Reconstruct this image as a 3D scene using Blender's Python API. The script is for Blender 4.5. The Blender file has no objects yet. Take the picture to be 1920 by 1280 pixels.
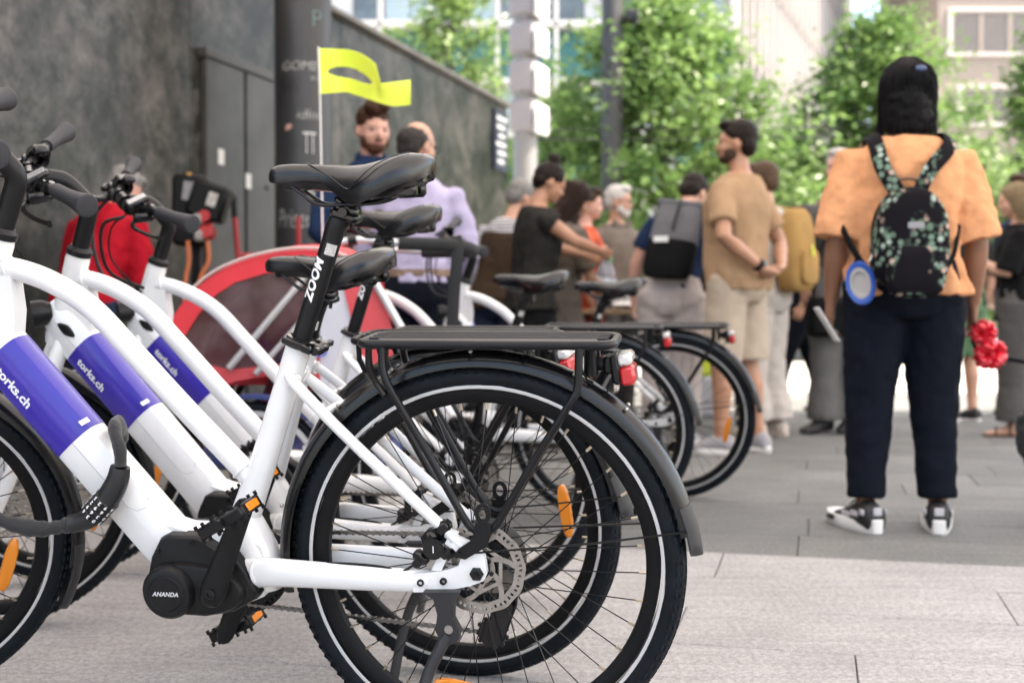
import bpy, math, random
from mathutils import Vector, Matrix, noise
R_ = math.radians
PI = math.pi
S = bpy.context.scene
COL = S.collection

# ------------------------------------------------------------------ camera, sky, sun, exposure
FPX, CAMH, PITCH = 2295.3, 0.7772, R_(1.2225)
cam_data = bpy.data.cameras.new('camera')
cam = bpy.data.objects.new('camera', cam_data)
COL.objects.link(cam)
cam.location = (0, 0, CAMH)
cam.rotation_euler = (PI / 2 - PITCH, 0, 0)
cam_data.sensor_width = 36.0
cam_data.lens = FPX * 36.0 / 1920.0
cam_data.clip_end = 500
cam_data.dof.use_dof = True
cam_data.dof.focus_distance = 2.13
cam_data.dof.aperture_fstop = 3.5
S.camera = cam

SUN_EL, SUN_AZ = R_(57), R_(104)     # azimuth measured from +Y towards +X
world = bpy.data.worlds.new('World')
S.world = world
world.use_nodes = True
wn = world.node_tree
bg = wn.nodes['Background']
sky = wn.nodes.new('ShaderNodeTexSky')
sky.sky_type = 'NISHITA'
sky.sun_disc = False
sky.sun_elevation = SUN_EL
sky.sun_rotation = SUN_AZ
sky.air_density = 1.0
sky.dust_density = 3.5
sky.ozone_density = 1.0
wn.links.new(sky.outputs[0], bg.inputs[0])
bg.inputs[1].default_value = 0.15
sun_data = bpy.data.lights.new('sun', 'SUN')
sun_data.energy = 3.0
sun_data.angle = R_(0.6)
sun_data.color = (1.0, 0.94, 0.86)
sun = bpy.data.objects.new('sun', sun_data)
COL.objects.link(sun)
sd = Vector((math.sin(SUN_AZ) * math.cos(SUN_EL), math.cos(SUN_AZ) * math.cos(SUN_EL), math.sin(SUN_EL)))
sun.rotation_euler = sd.to_track_quat('Z', 'Y').to_euler()
sun.location = (6, 6, 20)

S.view_settings.view_transform = 'Standard'
S.view_settings.look = 'None'
S.view_settings.gamma = 1.0
S.view_settings.exposure = 2.2
S.view_settings.use_white_balance = True
S.view_settings.white_balance_temperature = 7100
S.view_settings.white_balance_tint = 10
S.view_settings.use_curve_mapping = False
S.cycles.use_denoising = True
S.cycles.max_bounces = 8
S.cycles.sample_clamp_indirect = 6.0
S.cycles.caustics_reflective = False
S.cycles.caustics_refractive = False


def at(u, v, Y):
    """world point at depth Y seen at pixel (u, v) of the 1920x1280 picture"""
    dx, dz = (u - 960) / FPX, -(v - 640) / FPX
    c, s = math.cos(PITCH), math.sin(PITCH)
    r = Vector((dx, c + s * dz, -s + c * dz))
    t = Y / r.y
    return Vector((t * r.x, Y, CAMH + t * r.z))


def gnd(u, v):
    dx, dz = (u - 960) / FPX, -(v - 640) / FPX
    c, s = math.cos(PITCH), math.sin(PITCH)
    r = Vector((dx, c + s * dz, -s + c * dz))
    t = -CAMH / r.z
    return Vector((t * r.x, t * r.y, 0))


# ------------------------------------------------------------------ materials
MATS = {}


def mat(name, col, rough=0.5, metal=0.0, var=0.0, vscale=20.0, bump=0.0, bscale=200.0, coat=0.0,
        emit=None, alpha=None, trans=0.0, col2=None, vdetail=4.0, spec=0.5, sheen=0.0, subs=0.0, vlow=0.35, vhigh=0.65):
    if name in MATS:
        return MATS[name]
    m = bpy.data.materials.new(name)
    m.use_nodes = True
    nt = m.node_tree
    b = nt.nodes['Principled BSDF']
    b.inputs['Base Color'].default_value = (*col, 1)
    b.inputs['Roughness'].default_value = rough
    b.inputs['Metallic'].default_value = metal
    b.inputs['Coat Weight'].default_value = coat
    b.inputs['Coat Roughness'].default_value = 0.12
    b.inputs['Specular IOR Level'].default_value = spec
    b.inputs['Transmission Weight'].default_value = trans
    b.inputs['Sheen Weight'].default_value = sheen
    if subs:
        b.inputs['Subsurface Weight'].default_value = subs
        b.inputs['Subsurface Radius'].default_value = (0.012, 0.005, 0.003)
    if alpha is not None:
        b.inputs['Alpha'].default_value = alpha
    if emit:
        b.inputs['Emission Color'].default_value = (*emit[0], 1)
        b.inputs['Emission Strength'].default_value = emit[1]
    tc = None
    if var > 0 or col2 is not None:
        tc = nt.nodes.new('ShaderNodeTexCoord')
        n = nt.nodes.new('ShaderNodeTexNoise')
        n.inputs['Scale'].default_value = vscale
        n.inputs['Detail'].default_value = vdetail
        n.inputs['Roughness'].default_value = 0.6
        nt.links.new(tc.outputs['Object'], n.inputs['Vector'])
        r = nt.nodes.new('ShaderNodeValToRGB')
        c2 = col2 if col2 is not None else tuple(min(1, c * (1 + var)) for c in col)
        c1 = col if col2 is not None else tuple(c * (1 - var) for c in col)
        r.color_ramp.elements[0].color = (*c1, 1)
        r.color_ramp.elements[1].color = (*c2, 1)
        r.color_ramp.elements[0].position = vlow
        r.color_ramp.elements[1].position = vhigh
        nt.links.new(n.outputs['Fac'], r.inputs['Fac'])
        nt.links.new(r.outputs['Color'], b.inputs['Base Color'])
    if bump > 0:
        if tc is None:
            tc = nt.nodes.new('ShaderNodeTexCoord')
        n2 = nt.nodes.new('ShaderNodeTexNoise')
        n2.inputs['Scale'].default_value = bscale
        n2.inputs['Detail'].default_value = 3.0
        nt.links.new(tc.outputs['Object'], n2.inputs['Vector'])
        bp = nt.nodes.new('ShaderNodeBump')
        bp.inputs['Strength'].default_value = bump
        bp.inputs['Distance'].default_value = 0.002
        nt.links.new(n2.outputs['Fac'], bp.inputs['Height'])
        nt.links.new(bp.outputs['Normal'], b.inputs['Normal'])
    MATS[name] = m
    return m


# ------------------------------------------------------------------ mesh builder
class MB:
    def __init__(self):
        self.v, self.f = [], []

    def add(self, vs, fs):
        o = len(self.v)
        self.v += [tuple(p) for p in vs]
        self.f += [tuple(i + o for i in f) for f in fs]
        return self

    def box(self, c, s, rot=None):
        x, y, z = (s[0] / 2, s[1] / 2, s[2] / 2)
        pts = [Vector((a * x, b * y, d * z)) for a in (-1, 1) for b in (-1, 1) for d in (-1, 1)]
        if rot is not None:
            pts = [rot @ p for p in pts]
        c = Vector(c)
        self.add([c + p for p in pts], [(0, 1, 3, 2), (4, 6, 7, 5), (0, 4, 5, 1), (2, 3, 7, 6), (0, 2, 6, 4), (1, 5, 7, 3)])
        return self

    def bbox(self, c, s, bev=0.004, rot=None):
        """box with chamfered edges (all three directions)"""
        hx, hy, hz = (s[0] / 2, s[1] / 2, s[2] / 2)
        bev = min(bev, hx * .9, hy * .9, hz * .9)
        c = Vector(c)
        idx, vs = {}, []
        for a in (-1, 1):
            for b in (-1, 1):
                for d in (-1, 1):
                    for ax in range(3):
                        q = [a * hx, b * hy, d * hz]
                        for k in range(3):
                            if k != ax:
                                q[k] -= (a, b, d)[k] * bev
                        q = Vector(q)
                        idx[(a, b, d, ax)] = len(vs)
                        vs.append(c + (rot @ q if rot is not None else q))
        fs = []
        for ax in range(3):
            o = [k for k in range(3) if k != ax]
            for sg in (-1, 1):
                quad = []
                for (p, q) in ((-1, -1), (1, -1), (1, 1), (-1, 1)):
                    k = [0, 0, 0]
                    k[ax], k[o[0]], k[o[1]] = sg, p, q
                    quad.append(idx[(*k, ax)])
                flip = (sg > 0) != (ax != 1)
                fs.append(tuple(quad[::-1] if flip else quad))
        for ax in range(3):
            o = [k for k in range(3) if k != ax]
            for p in (-1, 1):
                for q in (-1, 1):
                    k0, k1 = [0, 0, 0], [0, 0, 0]
                    k0[ax], k1[ax] = -1, 1
                    k0[o[0]] = k1[o[0]] = p
                    k0[o[1]] = k1[o[1]] = q
                    quad = (idx[(*k0, o[0])], idx[(*k1, o[0])], idx[(*k1, o[1])], idx[(*k0, o[1])])
                    fs.append(quad)
        for a in (-1, 1):
            for b in (-1, 1):
                for d in (-1, 1):
                    fs.append(tuple(idx[(a, b, d, ax)] for ax in range(3)))
        self.add(vs, fs)
        return self

    def tube(self, pts, r, n=12, cap=True, closed=False, ell=None, up=None):
        """sweep; r scalar or list; ell = (a, b) multipliers for the two axes"""
        pts = [Vector(p) for p in pts]
        m = len(pts)
        rs = r if isinstance(r, (list, tuple)) else [r] * m
        tans = []
        for i in range(m):
            if closed:
                t = pts[(i + 1) % m] - pts[i - 1]
            else:
                t = pts[min(i + 1, m - 1)] - pts[max(i - 1, 0)]
            if t.length < 1e-9:
                t = Vector((0, 0, 1))
            tans.append(t.normalized())
        u = Vector(up) if up is not None else (Vector((0, 0, 1)) if abs(tans[0].z) < .9 else Vector((0, 1, 0)))
        u = (u - tans[0] * u.dot(tans[0])).normalized()
        vs = []
        for i in range(m):
            if up is not None:
                u = Vector(up)
            u = u - tans[i] * u.dot(tans[i])
            u.normalize()
            w = tans[i].cross(u)
            for k in range(n):
                a = 2 * PI * k / n
                ea, eb = ell if ell else (1, 1)
                vs.append(pts[i] + (u * math.cos(a) * ea + w * math.sin(a) * eb) * rs[i])
        fs = []
        seg = m if closed else m - 1
        for i in range(seg):
            j = (i + 1) % m
            for k in range(n):
                l = (k + 1) % n
                fs.append((i * n + k, i * n + l, j * n + l, j * n + k))
        if cap and not closed:
            fs.append(tuple(range(n))[::-1])
            fs.append(tuple(range((m - 1) * n, m * n)))
        self.add(vs, fs)
        return self

    def loft(self, rings, cap=True):
        n = len(rings[0])
        vs = [p for r in rings for p in r]
        fs = []
        for i in range(len(rings) - 1):
            for k in range(n):
                l = (k + 1) % n
                fs.append((i * n + k, i * n + l, (i + 1) * n + l, (i + 1) * n + k))
        if cap:
            fs.append(tuple(range(n))[::-1])
            fs.append(tuple(range((len(rings) - 1) * n, len(rings) * n)))
        self.add(vs, fs)
        return self

    def lathe(self, prof, c, axis='Y', n=48, closed=True, a0=0.0, a1=2 * PI):
        """prof: list of (radius, along axis); closed ring by default"""
        c = Vector(c)
        full = abs(a1 - a0 - 2 * PI) < 1e-6
        m = n if full else n + 1
        vs = []
        for i in range(m):
            a = a0 + (a1 - a0) * i / n
            ca, sa = math.cos(a), math.sin(a)
            for (r, h) in prof:
                if axis == 'Y':
                    vs.append(c + Vector((r * ca, h, r * sa)))
                elif axis == 'Z':
                    vs.append(c + Vector((r * ca, r * sa, h)))
                else:
                    vs.append(c + Vector((h, r * ca, r * sa)))
        p = len(prof)
        fs = []
        for i in range(n):
            j = (i + 1) % m
            for k in range(p if closed else p - 1):
                l = (k + 1) % p
                fs.append((i * p + k, i * p + l, j * p + l, j * p + k))
        if closed and not full:
            fs.append(tuple(range(p)))
            fs.append(tuple(range((m - 1) * p, m * p))[::-1])
        self.add(vs, fs)
        return self

    def cyl(self, p0, p1, r, n=16, r1=None):
        return self.tube([p0, p1], [r, r if r1 is None else r1], n=n)

    def ball(self, c, r, n=12, rot=None):
        if not isinstance(r, (list, tuple)):
            r = (r, r, r)
        c = Vector(c)
        m = max(6, n // 2 + 2)
        vs, fs = [], []
        for i in range(1, m):
            th = PI * i / m
            for k in range(n):
                a = 2 * PI * k / n
                q = Vector((r[0] * math.sin(th) * math.cos(a), r[1] * math.sin(th) * math.sin(a), r[2] * math.cos(th)))
                vs.append(c + (rot @ q if rot is not None else q))
        t, b = Vector((0, 0, r[2])), Vector((0, 0, -r[2]))
        vs.append(c + (rot @ t if rot is not None else t))
        vs.append(c + (rot @ b if rot is not None else b))
        for i in range(m - 2):
            for k in range(n):
                l = (k + 1) % n
                fs.append((i * n + k, (i + 1) * n + k, (i + 1) * n + l, i * n + l))
        T, Bm = len(vs) - 2, len(vs) - 1
        for k in range(n):
            l = (k + 1) % n
            fs.append((T, k, l))
            fs.append((Bm, (m - 2) * n + l, (m - 2) * n + k))
        self.add(vs, fs)
        return self

    def prism(self, poly, y0, y1, holes=None):
        """poly in (x, z); extruded along y"""
        n = len(poly)
        vs = [(x, y0, z) for x, z in poly] + [(x, y1, z) for x, z in poly]
        fs = [tuple(range(n)), tuple(range(n, 2 * n))[::-1]]
        for k in range(n):
            l = (k + 1) % n
            fs.append((k, k + n, l + n, l))
        self.add(vs, fs)
        return self

    def xf(self, M):
        self.v = [tuple(M @ Vector(p)) for p in self.v]
        return self

    def mesh(self, name, m, smooth=True, ang=40):
        me = bpy.data.meshes.new(name)
        me.from_pydata(self.v, [], self.f)
        me.validate()
        if m is not None:
            me.materials.append(m)
        if smooth:
            me.polygons.foreach_set('use_smooth', [True] * len(me.polygons))
            try:
                me.set_sharp_from_angle(angle=R_(ang))
            except Exception:
                pass
        me.update()
        return me


def fixn(me):
    import bmesh
    b = bmesh.new()
    b.from_mesh(me)
    bmesh.ops.recalc_face_normals(b, faces=b.faces)
    b.to_mesh(me)
    b.free()


def obj(name, mb, m, parent=None, smooth=True, ang=40, M=None, fix=True):
    me = mb if isinstance(mb, bpy.types.Mesh) else mb.mesh(name, m, smooth, ang)
    if fix and not isinstance(mb, bpy.types.Mesh):
        fixn(me)
        if smooth:
            try:
                me.set_sharp_from_angle(angle=R_(ang))
            except Exception:
                pass
    o = bpy.data.objects.new(name, me)
    COL.objects.link(o)
    if parent is not None:
        o.parent = parent
    if M is not None:
        o.matrix_basis = M
    return o


def empty(name, loc=(0, 0, 0), rz=0.0):
    o = bpy.data.objects.new(name, None)
    o.empty_display_size = 0.1
    COL.objects.link(o)
    o.location = loc
    o.rotation_euler = (0, 0, rz)
    return o


def tag(o, label=None, cat=None, group=None, kind=None):
    if label:
        o['label'] = label
    if cat:
        o['category'] = cat
    if group:
        o['group'] = group
    if kind:
        o['kind'] = kind
    return o


def smooth_path(pts, n=6):
    """Catmull-Rom through the points"""
    P = [Vector(p) for p in pts]
    out = []
    for i in range(len(P) - 1):
        p0, p1, p2, p3 = P[max(i - 1, 0)], P[i], P[i + 1], P[min(i + 2, len(P) - 1)]
        for k in range(n):
            t = k / n
            out.append(0.5 * ((2 * p1) + (p2 - p0) * t + (2 * p0 - 5 * p1 + 4 * p2 - p3) * t * t + (3 * p1 - p0 - 3 * p2 + p3) * t ** 3))
    out.append(P[-1])
    return out


_text_cache = {}


def text_geo(s, size=1.0, bold=0.0, shear=0.0, spacing=1.0):
    """flat letter shapes as (verts, faces) with x along the line, y up"""
    key = (s, size, bold, shear, spacing)
    if key in _text_cache:
        return _text_cache[key]
    cu = bpy.data.curves.new('t', 'FONT')
    cu.body = s
    cu.size = size
    cu.offset = bold
    cu.shear = shear
    cu.space_character = spacing
    cu.align_x = 'CENTER'
    cu.align_y = 'CENTER'
    cu.resolution_u = 3
    o = bpy.data.objects.new('t', cu)
    COL.objects.link(o)
    dg = bpy.context.evaluated_depsgraph_get()
    me = bpy.data.meshes.new_from_object(o.evaluated_get(dg))
    vs = [v.co.copy() for v in me.vertices]
    fs = [tuple(p.vertices) for p in me.polygons]
    bpy.data.objects.remove(o)
    bpy.data.meshes.remove(me)
    bpy.data.curves.remove(cu)
    _text_cache[key] = (vs, fs)
    return vs, fs


def lettering(name, s, size, fn, m, parent, bold=0.0, shear=0.0, spacing=1.0, sub=False):
    """letters mapped to a surface by fn(x, y) -> point"""
    vs, fs = text_geo(s, size, bold, shear, spacing)
    b = MB()
    if sub:
        import bmesh
        me = bpy.data.meshes.new('t')
        me.from_pydata(vs, [], fs)
        bm = bmesh.new()
        bm.from_mesh(me)
        bmesh.ops.triangulate(bm, faces=bm.faces)
        bmesh.ops.subdivide_edges(bm, edges=bm.edges, cuts=3, use_grid_fill=True)
        vs = [v.co.copy() for v in bm.verts]
        bm.verts.index_update()
        fs = [tuple(v.index for v in f.verts) for f in bm.faces]
        bm.free()
        bpy.data.meshes.remove(me)
    b.add([fn(p.x, p.y) for p in vs], fs)
    return obj(name, b, m, parent, smooth=False, fix=False)
# ------------------------------------------------------------------ the square: ground, paving, canopy, wall, columns
GA = R_(14.0)
GU = Vector((math.cos(GA), -math.sin(GA), 0))
GV = Vector((math.sin(GA), math.cos(GA), 0))


def stone_mat(name, c1, c2, speck=0.5, rough=0.75, rnd=0.10):
    m = bpy.data.materials.new(name)
    m.use_nodes = True
    nt = m.node_tree
    b = nt.nodes['Principled BSDF']
    b.inputs['Roughness'].default_value = rough
    tc = nt.nodes.new('ShaderNodeTexCoord')
    geo = nt.nodes.new('ShaderNodeNewGeometry')
    n1 = nt.nodes.new('ShaderNodeTexNoise')
    n1.inputs['Scale'].default_value = 2.2
    n1.inputs['Detail'].default_value = 8
    n1.inputs['Roughness'].default_value = 0.65
    nt.links.new(geo.outputs['Position'], n1.inputs['Vector'])
    r1 = nt.nodes.new('ShaderNodeValToRGB')
    r1.color_ramp.elements[0].color = (*c1, 1)
    r1.color_ramp.elements[1].color = (*c2, 1)
    r1.color_ramp.elements[0].position = 0.3
    r1.color_ramp.elements[1].position = 0.7
    nt.links.new(n1.outputs['Fac'], r1.inputs['Fac'])
    n2 = nt.nodes.new('ShaderNodeTexNoise')
    n2.inputs['Scale'].default_value = 260
    n2.inputs['Detail'].default_value = 2
    nt.links.new(geo.outputs['Position'], n2.inputs['Vector'])
    mx = nt.nodes.new('ShaderNodeMix')
    mx.data_type = 'RGBA'
    mx.blend_type = 'OVERLAY'
    mx.inputs[0].default_value = speck
    nt.links.new(r1.outputs['Color'], mx.inputs[6])
    nt.links.new(n2.outputs['Color'], mx.inputs[7])
    bw = nt.nodes.new('ShaderNodeRGBToBW')
    nt.links.new(n2.outputs['Color'], bw.inputs[0])
    n4 = nt.nodes.new('ShaderNodeTexNoise')
    n4.inputs['Scale'].default_value = 70
    n4.inputs['Detail'].default_value = 5
    n4.inputs['Roughness'].default_value = 0.7
    nt.links.new(geo.outputs['Position'], n4.inputs['Vector'])
    ad = nt.nodes.new('ShaderNodeMath')
    ad.operation = 'ADD'
    nt.links.new(bw.outputs[0], ad.inputs[0])
    nt.links.new(n4.outputs['Fac'], ad.inputs[1])
    mr = nt.nodes.new('ShaderNodeMapRange')
    mr.inputs[1].default_value = 0.72
    mr.inputs[2].default_value = 1.28
    nt.links.new(ad.outputs[0], mr.inputs[0])
    nt.links.new(mr.outputs[0], mx.inputs[7])
    # stretched streaks from sawing and foot traffic
    mp = nt.nodes.new('ShaderNodeMapping')
    mp.inputs['Rotation'].default_value = (0, 0, GA)
    mp.inputs['Scale'].default_value = (3, 28, 3)
    nt.links.new(geo.outputs['Position'], mp.inputs['Vector'])
    n3 = nt.nodes.new('ShaderNodeTexNoise')
    n3.inputs['Scale'].default_value = 1.0
    n3.inputs['Detail'].default_value = 6
    nt.links.new(mp.outputs['Vector'], n3.inputs['Vector'])
    oi = nt.nodes.new('ShaderNodeObjectInfo')
    ma = nt.nodes.new('ShaderNodeMath')
    ma.operation = 'MULTIPLY_ADD'
    ma.inputs[1].default_value = rnd
    ma.inputs[2].default_value = 1.0 - rnd / 2
    nt.links.new(oi.outputs['Random'], ma.inputs[0])
    mb2 = nt.nodes.new('ShaderNodeMath')
    mb2.operation = 'MULTIPLY_ADD'
    mb2.inputs[1].default_value = 0.50
    mb2.inputs[2].default_value = 0.75
    nt.links.new(n3.outputs['Fac'], mb2.inputs[0])
    mm = nt.nodes.new('ShaderNodeMath')
    mm.operation = 'MULTIPLY'
    nt.links.new(ma.outputs[0], mm.inputs[0])
    nt.links.new(mb2.outputs[0], mm.inputs[1])
    # small round stains
    vo = nt.nodes.new('ShaderNodeTexVoronoi')
    vo.inputs['Scale'].default_value = 1.55
    nt.links.new(geo.outputs['Position'], vo.inputs['Vector'])
    vr = nt.nodes.new('ShaderNodeMapRange')
    vr.inputs[1].default_value = 0.030
    vr.inputs[2].default_value = 0.05
    vr.inputs[3].default_value = 0.55
    vr.inputs[4].default_value = 1.0
    nt.links.new(vo.outputs['Distance'], vr.inputs[0])
    mm2 = nt.nodes.new('ShaderNodeMath')
    mm2.operation = 'MULTIPLY'
    nt.links.new(mm.outputs[0], mm2.inputs[0])
    nt.links.new(vr.outputs[0], mm2.inputs[1])
    vm = nt.nodes.new('ShaderNodeVectorMath')
    vm.operation = 'SCALE'
    nt.links.new(mx.outputs[2], vm.inputs[0])
    nt.links.new(mm2.outputs[0], vm.inputs['Scale'])
    nt.links.new(vm.outputs[0], b.inputs['Base Color'])
    bp = nt.nodes.new('ShaderNodeBump')
    bp.inputs['Strength'].default_value = 0.35
    bp.inputs['Distance'].default_value = 0.002
    nt.links.new(n2.outputs['Fac'], bp.inputs['Height'])
    nt.links.new(bp.outputs['Normal'], b.inputs['Normal'])
    return m


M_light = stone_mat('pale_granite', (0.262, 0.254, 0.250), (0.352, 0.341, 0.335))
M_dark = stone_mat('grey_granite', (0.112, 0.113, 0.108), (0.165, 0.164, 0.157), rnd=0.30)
M_mortar = mat('joint_sand', (0.15, 0.14, 0.13), 0.9, var=0.2, vscale=30)
M_plaza = stone_mat('plaza_granite', (0.38, 0.36, 0.34), (0.46, 0.44, 0.42))

b = MB().box((0, 40, -0.062), (260, 200, 0.1))
ground = tag(obj('ground', b, M_mortar, smooth=False), kind='structure')
b = MB()
b.add([(-120, 12.2, -0.004), (120, 12.2, -0.004), (120, 138, -0.004), (-120, 138, -0.004)], [(0, 1, 2, 3)])
plaza = tag(obj('plaza', b, M_plaza, smooth=False), kind='structure')
b = MB()
b.add([(-60, -12, -0.0045), (60, -12, -0.0045), (60, 1.6, -0.0045), (-60, 1.6, -0.0045)], [(0, 1, 2, 3)])
tag(obj('paved_ground', b, M_light, smooth=False), kind='structure')
paving = tag(empty('pavement'), kind='structure')
rng = random.Random(5)
slab_meshes = {}


def slab(a0, a1, b0, w, zone):
    L = round(a1 - a0, 3)
    key = (L, w, zone)
    if key not in slab_meshes:
        q = MB().bbox((0, 0, -0.02), (L - 0.0035, w - 0.0035, 0.04), 0.0018)
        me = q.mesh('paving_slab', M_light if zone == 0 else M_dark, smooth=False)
        fixn(me)
        slab_meshes[key] = me
    o = bpy.data.objects.new('paving_slab', slab_meshes[key])
    COL.objects.link(o)
    o.parent = paving
    p = GU * ((a0 + a1) / 2) + GV * (b0 + w / 2)
    o.location = (p.x, p.y, rng.uniform(-0.0012, 0.0008))
    o.rotation_euler = (rng.uniform(-.0012, .0012), rng.uniform(-.0012, .0012), -GA)


bb = 4.04 - 0.38 * 7
row = 0
lens = (0.9, 1.1, 1.3, 1.5)
while bb < 12.6:
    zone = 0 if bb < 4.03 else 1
    w = 0.38
    Ymid = bb
    half = 0.47 * Ymid + 1.1
    shift = -math.tan(GA) * 0
    ac = -bb * math.sin(GA) * 0.9
    a = ac - half - rng.random()
    while a < ac + half + 0.6:
        L = rng.choice(lens)
        slab(a, a + L, bb, w, zone)
        a = round(a + L, 3)
    bb = round(bb + w, 4)
    row += 1

# unseen canopy roof; its translucent sheets are shaped to shade and soften the light
def membrane():  # translucency made up to pass soft sunlight down to the bicycles
    m = bpy.data.materials.new('canopy_diffuser')
    m.use_nodes = True
    nt = m.node_tree
    nt.nodes.remove(nt.nodes['Principled BSDF'])
    d = nt.nodes.new('ShaderNodeBsdfDiffuse')
    d.inputs['Color'].default_value = (.80, .78, .76, 1)
    t = nt.nodes.new('ShaderNodeBsdfTranslucent')
    t.inputs['Color'].default_value = (.80, .78, .765, 1)
    x = nt.nodes.new('ShaderNodeMixShader')
    x.inputs[0].default_value = .43
    nt.links.new(d.outputs[0], x.inputs[1])
    nt.links.new(t.outputs[0], x.inputs[2])
    nt.links.new(x.outputs[0], nt.nodes['Material Output'].inputs['Surface'])
    return m


canopy = tag(empty('unseen_canopy', (0, 2.5, 6)), 'unseen canopy over this side of the square, its translucent sheets added to soften the light', 'canopy')
M_memb = membrane()


def sheet(x0, x1, y0, y1, z):
    q = MB()
    n = 12
    vs, fs = [], []
    for i in range(n + 1):
        for j in range(n + 1):
            fx, fy = i / n, j / n
            vs.append((x0 + (x1 - x0) * fx, y0 + (y1 - y0) * fy - 2.5, z - 6 + .25 * math.sin(PI * fx) * math.sin(PI * fy)))
    for i in range(n):
        for j in range(n):
            a_ = i * (n + 1) + j
            fs.append((a_, a_ + n + 1, a_ + n + 2, a_ + 1))
    return q.add(vs, fs)


obj('membrane', sheet(-12.5, 13.5, -3.6, 9.0, 6.0), M_memb, canopy, fix=False)
obj('membrane', sheet(-12.5, 4.5, 9.05, 15.0, 6.0), M_memb, canopy, fix=False)  # extra sheet added to keep direct sun off the stone wall
M_edge = mat('canopy_edge', (.25, .25, .26), .5, metal=.4)
for (x0, y0, x1, y1) in ((-12.5, -3.6, 13.5, -3.6), (13.5, -3.6, 13.5, 9.0), (-12.5, 9.0, 13.5, 9.0), (-12.5, 15, 4.5, 15), (4.5, 9.0, 4.5, 15.0)):
    obj('edge_beam', MB().tube([(x0, y0 - 2.5, -.02), (x1, y1 - 2.5, -.02)], .07, 10), M_edge, canopy)


# dark stone wall running away to the right
def wall_mat():
    m = bpy.data.materials.new('weathered_stone')
    m.use_nodes = True
    nt = m.node_tree
    b = nt.nodes['Principled BSDF']
    b.inputs['Roughness'].default_value = 0.36
    b.inputs['Specular IOR Level'].default_value = 0.22
    geo = nt.nodes.new('ShaderNodeNewGeometry')

    def nz(s, d, rr=0.6):
        n = nt.nodes.new('ShaderNodeTexNoise')
        n.inputs['Scale'].default_value = s
        n.inputs['Detail'].default_value = d
        n.inputs['Roughness'].default_value = rr
        nt.links.new(geo.outputs['Position'], n.inputs['Vector'])
        return n

    def ramp(n, cs):
        r = nt.nodes.new('ShaderNodeValToRGB')
        while len(r.color_ramp.elements) < len(cs):
            r.color_ramp.elements.new(0.5)
        for e, (p, c) in zip(r.color_ramp.elements, cs):
            e.position = p
            e.color = (*c, 1)
        nt.links.new(n.outputs['Fac'], r.inputs['Fac'])
        return r
    a = ramp(nz(1.7, 10, .74), [(0.40, (.007, .0075, .006)), (0.47, (.025, .026, .022)), (0.53, (.055, .051, .046)), (0.62, (.125, .110, .100))])
    g = ramp(nz(2.2, 6), [(0.44, (.0, .0, .0)), (0.62, (1, 1, 1))])
    mx = nt.nodes.new('ShaderNodeMix')
    mx.data_type = 'RGBA'
    nt.links.new(g.outputs['Color'], mx.inputs[0])
    nt.links.new(a.outputs['Color'], mx.inputs[6])
    c2 = ramp(nz(6.5, 9, .8), [(0.42, (.013, .0145, .011)), (0.58, (.094, .091, .081))])
    nt.links.new(c2.outputs['Color'], mx.inputs[7])
    nt.links.new(mx.outputs[2], b.inputs['Base Color'])
    return m


M_wall = wall_mat()
WD = Vector((0.296, 0.955, 0)).normalized()
WE = Vector((-0.06, 14.0, 0))           # far end of the wall
WN = Vector((WD.y, -WD.x, 0))           # faces the bikes
WROT = Matrix.Rotation(math.atan2(WD.y, WD.x), 3, 'Z')


def wpt(t, z, off=0.0):
    p = WE - WD * t + WN * off
    return Vector((p.x, p.y, z))


WH = 3.13
wall = empty('stone_wall', wpt(6, 0))
tag(wall, 'long dark weathered stone wall behind the bicycles, receding to the right', 'wall')
wi = wall.matrix_basis.inverted()
core = MB().box(wpt(7, WH / 2 - .01, -0.25), (14, 0.40, WH - .02), WROT)
o = obj('core', core, M_wall, wall, smooth=False)
o.matrix_parent_inverse = Matrix.Translation(-wpt(6, 0))
t = 0.0
for k, L in enumerate((2.1, 2.3, 2.2, 2.3, 2.2, 2.9)):
    for z0, z1 in ((0.0, WH),):
        q = MB().bbox(wpt(t + L / 2, (z0 + z1) / 2, -0.025), (L - 0.008, 0.05, z1 - z0), 0.004, WROT)
        o = obj('stone_panel', q, M_wall, wall, smooth=False)
        o.matrix_parent_inverse = Matrix.Translation(-wpt(6, 0))
    t += L
cap = MB().bbox(wpt(7, WH + 0.022, -0.2), (14.04, 0.54, 0.04), 0.006, WROT)
o = obj('coping', cap, mat('coping_stone', (.16, .155, .145), .6, var=.2, vscale=6), wall, smooth=False)
o.matrix_parent_inverse = Matrix.Translation(-wpt(6, 0))

# sheet-metal doors set on the wall
M_door = mat('door_metal', (.060, .058, .056), .5, metal=.2, var=.25, vscale=3)
M_doord = mat('door_dark', (.05, .048, .046), .5)
door = tag(empty('service_door', wpt(5.7, 0)), 'grey metal double service door on the stone wall', 'door')


def wchild(name, q, m, par, base, smooth=False):
    o = obj(name, q, m, par, smooth=smooth)
    o.matrix_parent_inverse = Matrix.Translation(-base)
    return o


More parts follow.
